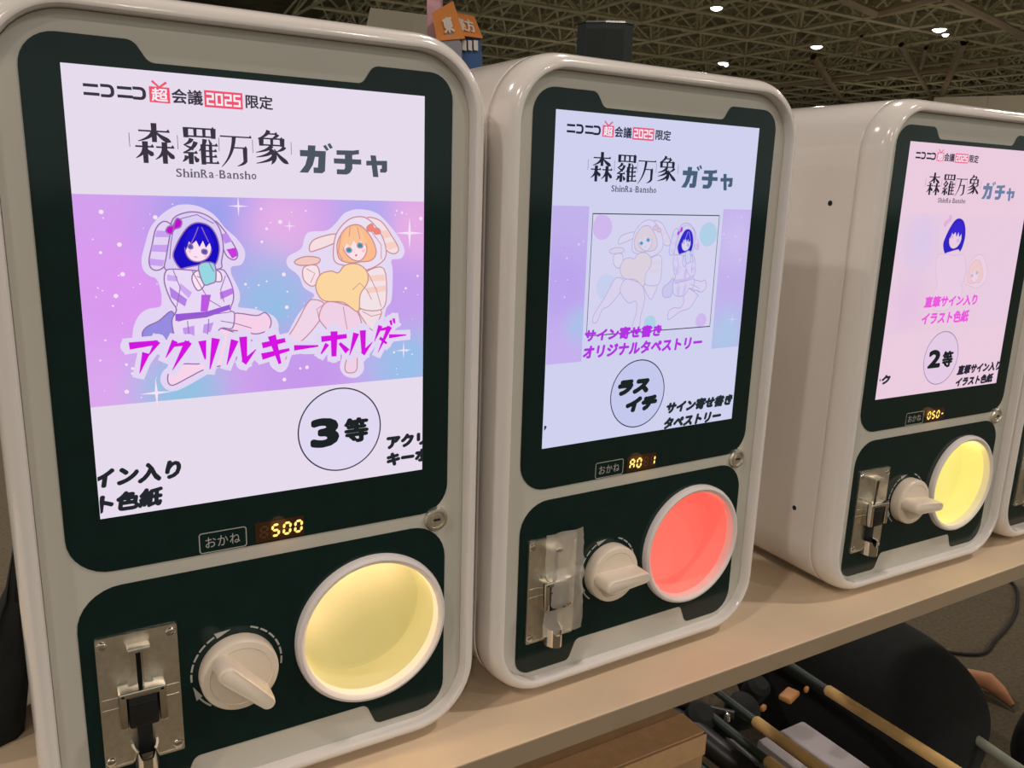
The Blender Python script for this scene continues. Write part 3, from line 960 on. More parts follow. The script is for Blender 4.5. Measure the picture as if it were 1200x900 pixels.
def screen_one(scr):
    base = (230, 219, 236)
    header(scr, (58, 54, 66), (240, 84, 110), (78, 86, 98), base)
    b = bmesh.new()
    rectp(b, 0.0, 0.321, 1.0, 0.895, LAY - 0.0001)
    c = lambda u, v: tuple(P(u, v, 0))
    gm = galaxy('nebula_artwork_violet', [((206, 164, 236), (0, 0, 0), 1), ((222, 150, 240), c(0.12, 0.62), 0.13), ((222, 170, 238), c(0.03, 0.86), 0.06), ((150, 160, 238), c(0.34, 0.40), 0.07), ((232, 178, 230), c(0.54, 0.40), 0.05),
                                           ((130, 196, 228), c(0.50, 0.62), 0.062), ((128, 200, 224), c(0.24, 0.86), 0.055), ((196, 150, 236), c(0.60, 0.86), 0.07), ((140, 196, 232), c(0.93, 0.84), 0.06),
                                           ((234, 176, 226), c(0.98, 0.40), 0.055), ((196, 160, 236), c(0.92, 0.62), 0.05), ((176, 170, 238), c(0.80, 0.36), 0.04)])
    dots(b, 46, 0.03, 0.34, 0.25, 0.88, LAY - 0.00015, 5, 1)
    dots(b, 30, 0.42, 0.34, 0.62, 0.88, LAY - 0.00015, 6, 1)
    dots(b, 18, 0.88, 0.34, 0.99, 0.88, LAY - 0.00015, 8, 1)
    for u, v, r in ((0.95, 0.42, 0.05), (0.17, 0.87, 0.045), (0.93, 0.80, 0.03), (0.42, 0.345, 0.03), (0.565, 0.40, 0.02)):
        star(b, u, v, r, LAY - 0.00016, 1)
    finish('banner', b, [gm, emit((244, 226, 250))], scr)
    idt = lambda p: p
    figure('sticker_figure', scr, FIG_A, ('halo_a', (226, 212, 242)), idt, folds='a')
    figure('sticker_figure', scr, FIG_B, ('halo_b', (228, 216, 242)), idt, line=(200, 140, 150), folds='b')
        # angular one-stroke katakana, each with its own size, climbing along the line
    spec = [('ア', 0.108, 0.722, 0.185, 0.808), ('ク', 0.200, 0.722, 0.272, 0.806), ('リ', 0.294, 0.722, 0.350, 0.812), ('ル', 0.366, 0.722, 0.452, 0.806), ('キ', 0.468, 0.724, 0.552, 0.812),
            ('ー', 0.566, 0.756, 0.642, 0.778), ('ホ', 0.650, 0.722, 0.736, 0.802), ('ル', 0.742, 0.724, 0.820, 0.806), ('ダ', 0.826, 0.708, 0.892, 0.800), ('ー', 0.876, 0.742, 0.936, 0.758)]
    b = bmesh.new()
    for s, a, b_, c_, d in spec:
        for x0, z0, w0, x1, z1, w1 in WEDGE[s]:
            wpoly(b, [(x0, z0), (x1, z1)], [w0, w1], (a, b_, c_, d), LAY - 0.0018, mi=1, grow=0.015)
            wpoly(b, [(x0, z0), (x1, z1)], [w0, w1], (a, b_, c_, d), LAY - 0.0019, gain=1.35)
    finish('keyholder_text', b, [emit((212, 22, 224)), emit((226, 214, 242))], scr)
    prize_badge(scr, 0.71, 1.045, 0.137, (224, 216, 240), (60, 56, 80), lambda bb: (letters(bb, '3', 0.611, 1.000, 0.706, 1.098, LAY - 0.0004, (0.0095, 0.007), n=24), letters(bb, '等', 0.722, 1.010, 0.806, 1.095, LAY - 0.0004, (0.0055, 0.0035))))
    text_part(scr, 'caption_text', [('アクリル', 0.866, 1.085, 1.075, 1.133, (0.0045, 0.004), 0.0, 0), ('キーホル', 0.866, 1.145, 1.075, 1.193, (0.0045, 0.004), 0, 0)], (36, 40, 44), clip=(0.0, 0.9995))
    text_part(scr, 'scrolling_text', [('サイン入り', -0.075, 1.072, 0.222, 1.132, (0.004, 0.004), 0.01, 0.0), ('ラスト色紙', -0.135, 1.148, 0.168, 1.208, (0.004, 0.004), 0.01, 0.0)], (36, 40, 44), clip=(0.001, 0.5))


def screen_two(scr):
    base = (206, 208, 236)
    header(scr, (36, 40, 58), (232, 92, 130), (74, 96, 122), base)
    c = lambda u, v: tuple(P(u, v, 0))
    gm = galaxy('nebula_artwork_pale', [((194, 178, 236), (0, 0, 0), 1), ((186, 160, 238), c(0.05, 0.62), 0.07), ((200, 176, 240), c(0.08, 0.85), 0.05), ((168, 196, 232), c(0.15, 0.76), 0.03), ((204, 190, 238), c(0.92, 0.45), 0.05), ((172, 200, 232), c(0.92, 0.84), 0.05)])
    for ua, ub, sd in ((0.001, 0.162, 15), (0.838, 0.999, 16)):
        b = bmesh.new()
        rectp(b, ua, 0.324, ub, 0.900, LAY - 0.0001)
        dots(b, 13, ua + 0.01, 0.34, ub - 0.01, 0.88, LAY - 0.00015, sd, 1, 0.005)
        if ua > 0.5:
            star(b, 0.945, 0.78, 0.03, LAY - 0.00016, 1)
        finish('banner', b, [gm, emit((214, 206, 242))], scr)
    b = bmesh.new()
    rectp(b, 0.180, 0.350, 0.818, 0.803, LAY - 0.0001)
    stroke(b, [(0.180, 0.350), (0.818, 0.350), (0.818, 0.803), (0.180, 0.803)], 0.0045, LAY - 0.00016, mi=1)
    for u, v, r, k in ((0.205, 0.40, 0.045, 2), (0.765, 0.425, 0.048, 3), (0.26, 0.62, 0.048, 4), (0.49, 0.77, 0.03, 3), (0.765, 0.775, 0.03, 2), (0.215, 0.375, 0.022, 2)):
        plate(b, circle(max(0.183 + r, min(0.815 - r, u)), v, r, 30), LAY - 0.00012, mi=k)
    finish('tapestry_picture', b, [emit((212, 210, 238)), emit((50, 50, 74)), emit((206, 184, 236)), emit((176, 208, 232)), emit((200, 206, 238))], scr)
    ln = (160, 156, 206)
    # two figures side by side, smaller copies of the drawing on the first screen
    tb = lambda p: (0.444 + (p[0] - 0.777) * 0.90, 0.445 + (p[1] - 0.457) * 0.86)
    ta = lambda p: (0.640 + (p[0] - 0.294) * 0.66, 0.452 + (p[1] - 0.454) * 0.78)
    cl = [((X(0.182), 0, 0), (-1, 0, 0)), ((X(0.816), 0, 0), (1, 0, 0)), ((0, 0, Z(0.801)), (0, 0, -1))]
    figure('sticker_figure', scr, FIG_B, None, tb, fade=0.80, base=(211, 208, 238), line=(150, 140, 200), lw=0.0028, keep=('eye_b1', 'eye_b2'), clip=cl)
    figure('sticker_figure', scr, FIG_A, None, ta, fade=0.84, base=(211, 208, 238), line=(130, 126, 200), lw=0.0028, keep=('hair_a', 'fringe_a', 'bow_a'), clip=cl, folds='a')
    text_part(scr, 'prize_name_text', [('サイン寄せ書き', 0.166, 0.776, 0.548, 0.826, (0.0032, 0.003), 0.006, 0), ('オリジナルタペストリー', 0.164, 0.838, 0.776, 0.890, (0.0032, 0.003), 0.006, 0)], (178, 52, 226))
    prize_badge(scr, 0.452, 1.055, 0.138, (196, 200, 236), (52, 54, 84), lambda bb: (letters(bb, 'ラス', 0.345, 0.992, 0.512, 1.056, LAY - 0.0004, (0.008, 0.007), shear=0.014, n=12), letters(bb, 'イチ', 0.392, 1.066, 0.556, 1.130, LAY - 0.0004, (0.008, 0.007), shear=0.014, n=12)))
    text_part(scr, 'caption_text', [('サイン寄せ書き', 0.604, 1.106, 0.986, 1.158, (0.0045, 0.004), 0.01, 0), ('タペストリー', 0.598, 1.172, 0.926, 1.222, (0.0045, 0.004), 0.01, 0)], (36, 46, 50))
    text_part(scr, 'scrolling_text', [('ク', -0.03, 1.128, 0.012, 1.158, (0.004, 0.004), 0.0, 0)], (36, 46, 50), clip=(0.0005, 0.5))


def screen_three(scr):
    base = (234, 204, 222)
    header(scr, (44, 40, 56), (240, 112, 150), (110, 128, 164), base)
    c = lambda u, v: tuple(P(u, v, 0))
    b = bmesh.new()
    rectp(b, 0.001, 0.324, 0.999, 0.900, LAY - 0.0001)
    gm = galaxy('nebula_artwork_faint', [((233, 203, 223), (0, 0, 0), 1), ((216, 200, 236), c(0.18, 0.45), 0.06), ((228, 194, 226), c(0.15, 0.75), 0.06), ((232, 204, 228), c(0.85, 0.75), 0.05)])
    finish('banner', b, gm, scr)
    bs = (233, 203, 223)
    cl = [((0, 0, Z(0.885)), (0, 0, -1))]
    ta = lambda p: (0.425 + (p[0] - 0.294) * 1.35, 0.425 + (p[1] - 0.454) * 1.35)
    tb = lambda p: (0.655 + (p[0] - 0.777) * 1.05, 0.612 + (p[1] - 0.457) * 1.05)
    skip = ('legu_a', 'legl_a', 'bag_a', 'mug_a', 'hand_a1', 'hand_a2', 'ear_a1', 'ear_a2', 'hood_a', 'earstripe_a1', 'earstripe_a2', 'earstripe_a3', 'earstripe_a4', 'earstripe_a5')
    figure('sticker_figure', scr, [q for q in FIG_A if q[0] not in skip and not q[0].startswith('stripe')], None, ta, fade=0.86, base=bs, line=(190, 160, 206), lw=0.0026, keep=('hair_a', 'fringe_a'), clip=cl)
    figure('sticker_figure', scr, [q for q in FIG_B if q[0] in ('hood_b', 'hair_b', 'face_b', 'fringe_b', 'eye_b1', 'eye_b2')], None, tb, fade=0.72, base=bs, line=(206, 160, 190), lw=0.0026, clip=cl)
    text_part(scr, 'prize_name_text', [('直筆サイン入り', 0.262, 0.722, 0.692, 0.780, (0.0032, 0.003), 0.006, 0), ('イラスト色紙', 0.258, 0.802, 0.642, 0.866, (0.0032, 0.003), 0.006, 0)], (236, 92, 222))
    prize_badge(scr, 0.472, 1.047, 0.138, (228, 202, 228), (150, 136, 172), lambda bb: (letters(bb, '2', 0.368, 1.000, 0.470, 1.096, LAY - 0.0004, (0.0085, 0.0065), n=24), letters(bb, '等', 0.482, 1.012, 0.572, 1.100, LAY - 0.0004, (0.0055, 0.0035))))
    text_part(scr, 'caption_text', [('直筆サイン入り', 0.620, 1.096, 1.000, 1.150, (0.004, 0.0035), 0.01, 0), ('イラスト色紙', 0.620, 1.162, 0.950, 1.214, (0.004, 0.0035), 0.01, 0)], (44, 42, 58), clip=(0.0, 0.9995))
    text_part(scr, 'scrolling_text', [('ーク', -0.06, 1.100, 0.082, 1.148, (0.0045, 0.004), 0.0, 0)], (44, 42, 58), clip=(0.001, 0.5))


# ------------------------------------------------------------------ the capsule machine
def rr_loop(inset, r=0.25, n=12):
    """rounded outline of the machine, inset in metres"""
    i = inset / W
    u0, u1, v0, v1 = -0.22 + i, 1.22 - i, -0.19 + i, 2.25 - i
    q = max(r - i, 0.02)
    return rounded([(u0, v0, q), (u1, v0, q), (u1, v1, q), (u0, v1, q)], n)


def loft(bm, prof, cap_last=False):
    rings = []
    for ins, y in prof:
        rings.append([bm.verts.new(P(u, v, y)) for u, v in rr_loop(ins)])
    n = len(rings[0])
    for A, B in zip(rings, rings[1:]):
        for k in range(n):
            bm.faces.new((A[k], A[(k + 1) % n], B[(k + 1) % n], B[k]))
    if cap_last:
        bm.faces.new(rings[-1])
    bmesh.ops.recalc_face_normals(bm, faces=bm.faces[:])


CUP = (0.815, 1.778)
KN = (0.355, 1.80)
CACHE = {}


def shared(key, name, parent, build, mats, smooth=None):
    """first time builds the mesh, afterwards copies the part"""
    if key in CACHE:
        o = CACHE[key].copy()
        COL.objects.link(o)
        o.parent = parent
        o.name = name
        return o
    b = bmesh.new()
    build(b)
    o = finish(name, b, mats, parent, smooth=smooth)
    CACHE[key] = o
    return o


DIG = {'0': 'abcdef', '1': 'bc', '5': 'afgcd', 'R': 'abcefg', 'O': 'abcdef', '8': 'abcdefg', '-': 'g', ' ': ''}


def seven(b, ch, u, v, ww, hh, y, mi, s=0.0078, slant=0.003):
    h = hh / 2
    S = {'a': ((0, 0), (ww, 0), 0), 'b': ((ww, 0), (ww, h), 1), 'c': ((ww, h), (ww, hh), 1), 'd': ((0, hh), (ww, hh), 0), 'e': ((0, h), (0, hh), 1), 'f': ((0, 0), (0, h), 1), 'g': ((0, h), (ww, h), 0)}
    for sg in DIG[ch]:
        (a0, b0), (a1, b1), vert = S[sg]
        g = 0.0012
        if vert:
            b0, b1 = b0 + g, b1 - g
            L = [(a0, b0), (a0 + s / 2, b0 + s / 2), (a0 + s / 2, b1 - s / 2), (a0, b1), (a0 - s / 2, b1 - s / 2), (a0 - s / 2, b0 + s / 2)]
        else:
            a0, a1 = a0 + g, a1 - g
            L = [(a0, b0), (a0 + s / 2, b0 - s / 2), (a1 - s / 2, b0 - s / 2), (a1, b0), (a1 - s / 2, b0 + s / 2), (a0 + s / 2, b0 + s / 2)]
        plate(b, [(u + p + slant * (1 - q / hh), v + q) for p, q in L], y, mi=mi)


def machine(label, ox, oy, yaw, screen_col, draw, digits, led_u, glow, knob_deg, tape=False, simple=False):
    # origin of the machine: base centre; screen top-left corner stands at (ox, oy)
    c = Vector((math.cos(yaw), math.sin(yaw))) * (0.5 * W)
    t = thing('capsule_machine', label, 'capsule machine', (ox + c.x, oy + c.y, ST), yaw, 'row of capsule machines on the table')
    # housing
    shared('housing', 'housing', t, lambda b: loft(b, [(0.006, 0.024), (0.0012, 0.0252), (0.0, 0.0265), (0.0, 0.24), (0.0035, 0.252), (0.011, 0.259), (0.022, 0.262)], True), M_HOUSING, 35)
    shared('bezel', 'front_bezel', t, lambda b: loft(b, [(0.005, 0.0245), (0.0008, 0.0240), (0, 0.0228), (0, 0.014), (0.0007, 0.006), (0.0022, -0.0005), (0.0045, -0.0060), (0.0075, -0.0098), (0.0105, -0.0117), (0.0130, -0.0122), (0.0147, -0.0116), (0.0157, -0.0098), (0.0160, -0.006), (0.0161, 0.006)]), M_HOUSING, 35)
    for fx in (-0.11, 0.11):
        for fy in (0.09, 0.21):
            def foot(b, fx=fx, fy=fy):
                lathe_z(b, [(0, 0), (0.011, 0), (0.012, 0.002), (0.012, 0.0065), (0, 0.0065)], fx, fy, 20)
            shared(('foot', fx, fy), 'foot', t, foot, M_RUBBER, 40)
    for v in (0.289, 1.836):
        def hole(b, v=v):
            vs = []
            x = X(-0.22) - 0.0003
            for k in range(16):
                vs.append(b.verts.new((x, 0.060 + 0.0035 * math.cos(2 * PI * k / 16), Z(v) + 0.0035 * math.sin(2 * PI * k / 16))))
            b.faces.new(vs[::-1])
            vs2 = [b.verts.new((x + 0.0006, q.co.y, q.co.z)) for q in vs]
            for k in range(16):
                b.faces.new((vs[k], vs[(k + 1) % 16], vs2[(k + 1) % 16], vs2[k]))
        shared(('hole', v), 'screw_hole', t, hole, M_DARKHOLE)
    # front sheets
    def panel(b):
        L = rr_loop(0.0164)
        plate(b, L, 0.0, 0.003, [circle(*CUP, 0.25)])
    shared('panel', 'front_panel', t, panel, M_PANEL)
    up = rounded([(-0.093, -0.073, 0.09), (0.172, -0.073, 0.035), (0.207, -0.02, 0.03), (0.797, -0.02, 0.03), (0.832, -0.073, 0.035), (1.098, -0.073, 0.08), (1.098, 1.39, 0.10), (-0.093, 1.39, 0.115)])
    shared('upper', 'display_surround', t, lambda b: plate(b, up, -0.0006, 0.0002), M_BLACK)
    lo = rounded([(-0.085, 1.437, 0.125), (1.092, 1.437, 0.13), (1.092, 2.165, 0.10), (0.826, 2.165, 0.03), (0.790, 2.078, 0.03), (0.210, 2.078, 0.03), (0.174, 2.165, 0.03), (-0.085, 2.165, 0.07)])
    shared('lower', 'control_panel', t, lambda b: plate(b, lo, -0.0006, 0.0002, [circle(*CUP, 0.25)]), M_BLACK)
    # screen
    b = bmesh.new()
    plate(b, [(0, 0), (1, 0), (1, SCR_H), (0, SCR_H)], LAY, 0.0)
    scr = finish('screen', b, emit(screen_col), t)
    if draw:
        draw(scr)
    # money label
    def okane(b):
        L = rounded([(0.262, 1.322, 0.008), (0.401, 1.322, 0.008), (0.401, 1.386, 0.008), (0.262, 1.386, 0.008)], 4)
        stroke(b, L, 0.003, -0.0009)
        for k, ch in enumerate('おかね'):
            letters(b, ch, 0.279 + k * 0.036, 1.337, 0.279 + k * 0.036 + 0.031, 1.371, -0.0009)
    o = shared('okane', 'money_label', t, okane, M_PRINT)
    o['label'] = 'grey printed money label in a thin outline'
    b = bmesh.new()
    plate(b, rounded([(led_u, 1.318, 0.004), (led_u + 0.156, 1.318, 0.004), (led_u + 0.156, 1.384, 0.004), (led_u, 1.384, 0.004)], 3), -0.0012, -0.0002)
    led = finish('price_display', b, mat('smoked_amber_window', (58, 36, 16), rough=0.2), t)
    b = bmesh.new()
    for k, ch in enumerate(digits):
        u = led_u + 0.016 + k * 0.0365
        seven(b, '8', u, 1.333, 0.02, 0.036, -0.0014, 1)
        seven(b, ch, u, 1.333, 0.02, 0.036, -0.0015, 0)
    finish('digits', b, [emit((255, 214, 110), 1.6, 'amber_digit_glow'), mat('unlit_digit', (74, 48, 24), rough=0.5)], led)
    if digits.strip():
        ll = bpy.data.lights.new('digit_glow', 'POINT')
        ll.energy = 0.0035
        ll.shadow_soft_size = 0.008
        ll.color = (1, 0.42, 0.10)
        lo_ = bpy.data.objects.new('digit_glow', ll)
        COL.objects.link(lo_)
        lo_.parent = t
        lo_.location = P(led_u + 0.085, 1.352, -0.011)
    # lock
    def lock(b):
        u, v = 1.054, 1.416
        lathe_y(b, [(0.0, -0.0042), (0.0052, -0.0042), (0.0057, -0.0030), (0.0080, -0.0030), (0.0085, -0.0046), (0.0108, -0.0042), (0.0118, -0.0022), (0.0120, 0.0)], X(u), Z(v), 40)
    lk = shared('lock', 'lock', t, lock, M_CHROME, 30)

    def keyway(b):
        box(b, P(1.054, 1.416, -0.0043), (0.0068, 0.0006, 0.0022), 0.0002)
    shared('keyway', 'keyway', lk, keyway, M_DARKHOLE)
    # coin mechanism
    cu = 0.068

    def cplate(b):
        L = rounded([(-0.045, 1.593, 0.006), (0.181, 1.593, 0.006), (0.181, 2.032, 0.006), (-0.045, 2.032, 0.006)], 3)
        plate(b, L, -0.0030, 0.0, [rounded([(cu - 0.007, 1.645, 0.001), (cu + 0.007, 1.645, 0.001), (cu + 0.007, 1.765, 0.001), (cu - 0.007, 1.765, 0.001)], 2)])
        # funnel ridges beside the slot
        for s in (-1, 1):
            pr = [(cu + s * 0.010, 1.640), (cu + s * 0.026, 1.640), (cu + s * 0.021, 1.690), (cu + s * 0.030, 1.745), (cu + s * 0.046, 1.775), (cu + s * 0.010, 1.775)]
            fr = [b.verts.new(P(u, v, -0.0095 if k < 2 or k == 3 else -0.008)) for k, (u, v) in enumerate(pr)]
            bk = [b.verts.new(P(u, v, -0.003)) for u, v in pr]
            b.faces.new(fr)
            for k in range(6):
                b.faces.new((fr[k], fr[(k + 1) % 6], bk[(k + 1) % 6], bk[k]))
        box(b, P(cu, 1.636, -0.0075), (0.0175, 0.010, 0.0045), 0.0012)
        # two raised lines across
        for v in (1.795, 1.830):
            box(b, P(cu, v, -0.0030), (0.0580, 0.0012, 0.0009), 0.0003)
        box(b, P(cu, 2.024, -0.0030), (0.0560, 0.0012, 0.0009), 0.0003)
    cm = shared('coinplate', 'coin_mechanism', t, cplate, M_CHROME, 30)

    def slotback(b):
        rectp(b, cu - 0.008, 1.642, cu + 0.008, 1.768, -0.0013)
    shared('coinslot', 'coin_slot', cm, slotback, M_DARKHOLE)
    for su, sv in ((-0.028, 1.617), (0.163, 1.617), (-0.028, 2.006), (0.163, 2.006)):
        def screw(b, su=su, sv=sv):
            lathe_y(b, [(0, -0.0046), (0.0028, -0.0046), (0.0038, -0.0040), (0.0042, -0.0029)], X(su), Z(sv), 16)
            box(b, P(su, sv, -0.0047), (0.0050, 0.0004, 0.0008))
        shared(('screw', su, sv), 'screw', cm, screw, M_CHROME2, 40)

    def frame(b):
        for s in (-1, 1):
            box(b, P(cu + s * 0.055, 1.815, -0.0105), (0.0062, 0.016, 0.0320), 0.0018)
        box(b, P(cu, 1.765, -0.0105), (0.0350, 0.016, 0.0056), 0.0018)
    shared('coinframe', 'return_frame', cm, frame, M_CHROME2, 35)

    def button(b):
        box(b, P(cu, 1.826, -0.0105), (0.0225, 0.013, 0.0300), 0.002)
        box(b, P(cu, 1.800, -0.0172), (0.0190, 0.0015, 0.0020), 0.0004)
        box(b, P(cu + 0.002, 1.935, -0.0055), (0.0115, 0.006, 0.0330), 0.001)
    o = shared('coinbutton', 'return_button', cm, button, M_BLKPLAST, 35)
    o['label'] = 'black coin return button and slide'

    def chute(b):
        # a half-round open cup
        n = 14
        for (r0, r1) in ((0.0105, 0.0085),):
            pts = []
            for k in range(n + 1):
                a = PI * k / n
                pts.append((math.cos(a), -math.sin(a)))
            zt, zb = Z(1.965), Z(2.040)
            ring = []
            for k, (cx_, cy_) in enumerate(pts):
                ring.append([b.verts.new((X(cu) + r0 * cx_, -0.003 + 0.021 * cy_ * 0.9, zt + (0.0 if abs(cx_) > 0.6 else -0.006))),
                             b.verts.new((X(cu) + r0 * cx_, -0.003 + 0.021 * cy_ * 0.9, zb)),
                             b.verts.new((X(cu) + r1 * cx_, -0.003 + 0.018 * cy_ * 0.9, zb)),
                             b.verts.new((X(cu) + r1 * cx_, -0.003 + 0.018 * cy_ * 0.9, zt + (0.0 if abs(cx_) > 0.6 else -0.006)))])
            for k in range(n):
                for q in range(4):
                    b.faces.new((ring[k][q], ring[k + 1][q], ring[k + 1][(q + 1) % 4], ring[k][(q + 1) % 4]))
            b.faces.new([r_[2] for r_ in ring])
        bmesh.ops.recalc_face_normals(b, faces=b.faces[:])
    shared('coinchute', 'return_chute', cm, chute, M_CHROME2, 35)
    if tape:
        b = bmesh.new()
        nx, nz = 10, 26
        r_ = random.Random(11)
        grid = []
        for j in range(nz + 1):
            row = []
            fv = j / nz
            v = 1.560 + (1.990 - 1.560) * fv
            for i in range(nx + 1):
                fu = i / nx
                edge = 0.008 * math.sin(fv * 9) + (0.014 if 0.28 < fv < 0.5 and fu > 0.9 else 0)
                u = 0.008 + (0.186 - 0.008) * fu + edge * (fu - 0.4)
                bulge = 0.0205 if 0.42 < fv < 0.72 and 0.1 < fu < 0.75 else (0.0125 if fv < 0.42 else 0.0155)
                y = -bulge - r_.uniform(0, 0.0012) - 0.0012 * math.sin(fu * 11 + fv * 5)
                row.append(b.verts.new(P(u, v, y)))
            grid.append(row)
        for j in range(nz):
            for i in range(nx):
                b.faces.new((grid[j][i], grid[j + 1][i], grid[j + 1][i + 1], grid[j][i + 1]))
        o = finish('packing_tape', b, M_TAPE, cm, smooth=60)
        o['label'] = 'wrinkled clear tape stuck over the coin slot'
    # knob
    def dial(b):
        cu_, cv_ = KN
        def pt(r, d):
            return (cu_ + r * math.cos(math.radians(d)), cv_ - r * math.sin(math.radians(d)))
        R0 = 0.141

        def arc(a0, a1):
            n = 5
            L = [pt(R0 + 0.003, a0 + (a1 - a0) * k / n) for k in range(n + 1)] + [pt(R0 - 0.003, a1 + (a0 - a1) * k / n) for k in range(n + 1)]
            plate(b, L, -0.0009)
        a = 118
        while a < 188:
            arc(a, a + 11)
            a += 14
        a = -10
        while a < 68:
            arc(a, a + 11)
            a += 14
        arc(212, 232)
        plate(b, [pt(R0 + 0.011, 116), pt(R0 - 0.010, 116), pt(R0, 96)], -0.0009)
        plate(b, [pt(R0 + 0.012, 212), pt(R0 - 0.010, 212), pt(R0, 192)], -0.0009)
    o = shared('dial', 'dial_marking', t, dial, M_PRINT)
    o['label'] = 'pale dashed arrows printed round the knob'

    def knob(b):
        R = 0.121 * W
        lathe_y(b, [(R * 0.98, 0.0), (R, -0.002), (R, -0.0115), (R * 0.985, -0.0140), (R * 0.95, -0.0155), (R * 0.80, -0.0165), (R * 0.78, -0.0160), (R * 0.5, -0.0170), (0, -0.0172)], X(KN[0]), Z(KN[1]), 64)
    kn = shared('knob', 'turn_knob', t, knob, M_KNOB, 40)
    b = bmesh.new()
    a = math.radians(knob_deg)
    Lh = 0.0305
    prof = []
    ring_f, ring_b = [], []
    nn = 8
    base_pts = []
    for k in range(nn + 1):
        th = -PI / 2 + PI * k / nn
        base_pts.append((Lh - 0.0065 + 0.0065 * math.cos(th), 0.0065 * math.sin(th)))
    for k in range(nn + 1):
        th = PI / 2 + PI * k / nn
        base_pts.append((-Lh + 0.0085 + 0.0085 * math.cos(th), 0.0085 * math.sin(th)))
    rings = []
    for sc_, y in ((1.06, -0.0162), (1.0, -0.020), (0.97, -0.036), (0.93, -0.0385), (0.82, -0.0398)):
        ring = []
        for px, pz in base_pts:
            off = 0.0085 * (1 - sc_)
            ln_ = math.hypot(px, pz)
            qx = px - math.copysign(min(abs(px), 0.0085 * (1 - sc_)), px)
            qz = pz * sc_
            ring.append(b.verts.new((X(KN[0]) + qx * math.cos(a) - qz * math.sin(a), y, Z(KN[1]) + qx * math.sin(a) + qz * math.cos(a))))
        rings.append(ring)
    n = len(base_pts)
    for A, B in zip(rings, rings[1:]):
        for k in range(n):
            b.faces.new((A[k], A[(k + 1) % n], B[(k + 1) % n], B[k]))
    b.faces.new(rings[-1])
    bmesh.ops.recalc_face_normals(b, faces=b.faces[:])
    finish('handle', b, M_KNOB, kn, smooth=50)
    # outlet
    def ring(b):
        R1, R0 = 0.274 * W, 0.243 * W
        lathe_y(b, [(R1, 0.0), (R1, -0.004), (R1 - 0.0012, -0.0068), (R1 - 0.004, -0.0082), (R0 + 0.002, -0.0070), (R0 + 0.0004, -0.0055), (R0, -0.002), (R0, 0.004)], X(CUP[0]), Z(CUP[1]), 96)
        bmesh.ops.recalc_face_normals(b, faces=b.faces[:])
    shared('ring', 'outlet_ring', t, ring, M_RING, 40)

    def bowl(b):
        R0 = 0.2435 * W
        lathe_y(b, [(R0, 0.003), (R0 - 0.0003, 0.034), (R0 - 0.002, 0.0385), (R0 - 0.006, 0.0405), (R0 * 0.5, 0.0415), (0, 0.0415)], X(CUP[0]), Z(CUP[1]), 96)
    b = bmesh.new()
    bowl(b)
    finish('outlet_bowl', b, glow_plastic('glowing_outlet_plastic', glow[2], glow[3]), t, smooth=40)
    for du, dv, pw in glow[1]:
        pl = bpy.data.lights.new('outlet_light', 'POINT')
        pl.energy = pw
        pl.color = glow[0]
        pl.shadow_soft_size = 0.006
        po = bpy.data.objects.new('outlet_light', pl)
        COL.objects.link(po)
        po.parent = t
        po.location = P(CUP[0] + du, CUP[1] + dv, 0.012)
    return t


YEL = [(-0.06, -0.20, 0.030), (0.12, -0.17, 0.017), (-0.18, -0.02, 0.014)]
machine('white capsule machine nearest on the left, its screen showing key holders and third prize',
        0.03374, 0.66839, 0.00289, (230, 219, 236), screen_one, ' 500', 0.428, ((1.0, 0.68, 0.42), [(a, c, d * 4.4) for a, c, d in YEL], (190, 176, 66), 0.52), -47)
machine('white capsule machine with red-lit outlet and clear tape over its coin slot', 0.43989, 0.67485, 0.01867, (207, 209, 238), screen_two, 'RO 1', 0.420, ((1.0, 0.10, 0.08), [(a, c, d * 1.0) for a, c, d in YEL], (255, 80, 72), 0.72), 2, tape=True)
machine('white capsule machine with pinkish screen showing second prize and two holes in its side', 0.96057, 0.66839, -0.02358, (234, 204, 222), screen_three, '050-', 0.418, ((1.0, 0.80, 0.30), [(a, c, d * 1.1) for a, c, d in YEL], (250, 234, 112), 0.70), -4)
machine('white capsule machine cut off by the right edge of the photo', 1.3655, 0.668, -0.02, (60, 60, 62), None, '    ', 0.420, ((1.0, 0.76, 0.2), [(0, -0.2, 0.02)], (240, 214, 80), 0.5), -4)

# ------------------------------------------------------------------ things under and beside the table
M_CARD = mat('brown_cardboard', (172, 138, 100), rough=0.7, noise=0.08, nscale=25, bump=0.1)
M_CTAPE = mat('brown_tape_lit_tone', (200, 160, 116), rough=0.18, noise=0.06, nscale=60, bump=0.5)  # brown tape, toned lighter to paint in light along the box's front top
M_WOOD = mat('tan_varnished_wood', (226, 186, 122), rough=0.4, noise=0.12, nscale=30)
M_CLOTH = mat('black_cloth', (9, 13, 11), rough=0.95, noise=0.3, nscale=60, bump=0.4)
M_DKMETAL = mat('dark_grey_metal', (52, 62, 56), rough=0.5, metal=0.3, noise=0.1)
M_GREY = mat('grey_white_board', (196, 188, 190), rough=0.6, noise=0.04, nscale=8)

t = thing('cardboard_box', 'brown taped cardboard box under the table front at the bottom edge', 'box', (0.57, 0.98, 0))
b = bmesh.new()
box(b, (0, 0, 0.25), (0.51, 0.40, 0.5), 0.004)
finish('carton', b, M_CARD, t)
b = bmesh.new()
box(b, (0, -0.172, 0.5008), (0.512, 0.050, 0.0016), 0.0004)
box(b, (0, -0.2008, 0.482), (0.512, 0.0016, 0.036), 0.0004)
finish('tape', b, M_CTAPE, t)

# folded cart with wooden rods
t = thing('folding_cart', 'folded black cart with three tan wooden rods under the table', 'cart', (1.22, 1.25, 0))


def L_(p):
    return (p[0] - 1.22, p[1] - 1.25, p[2])


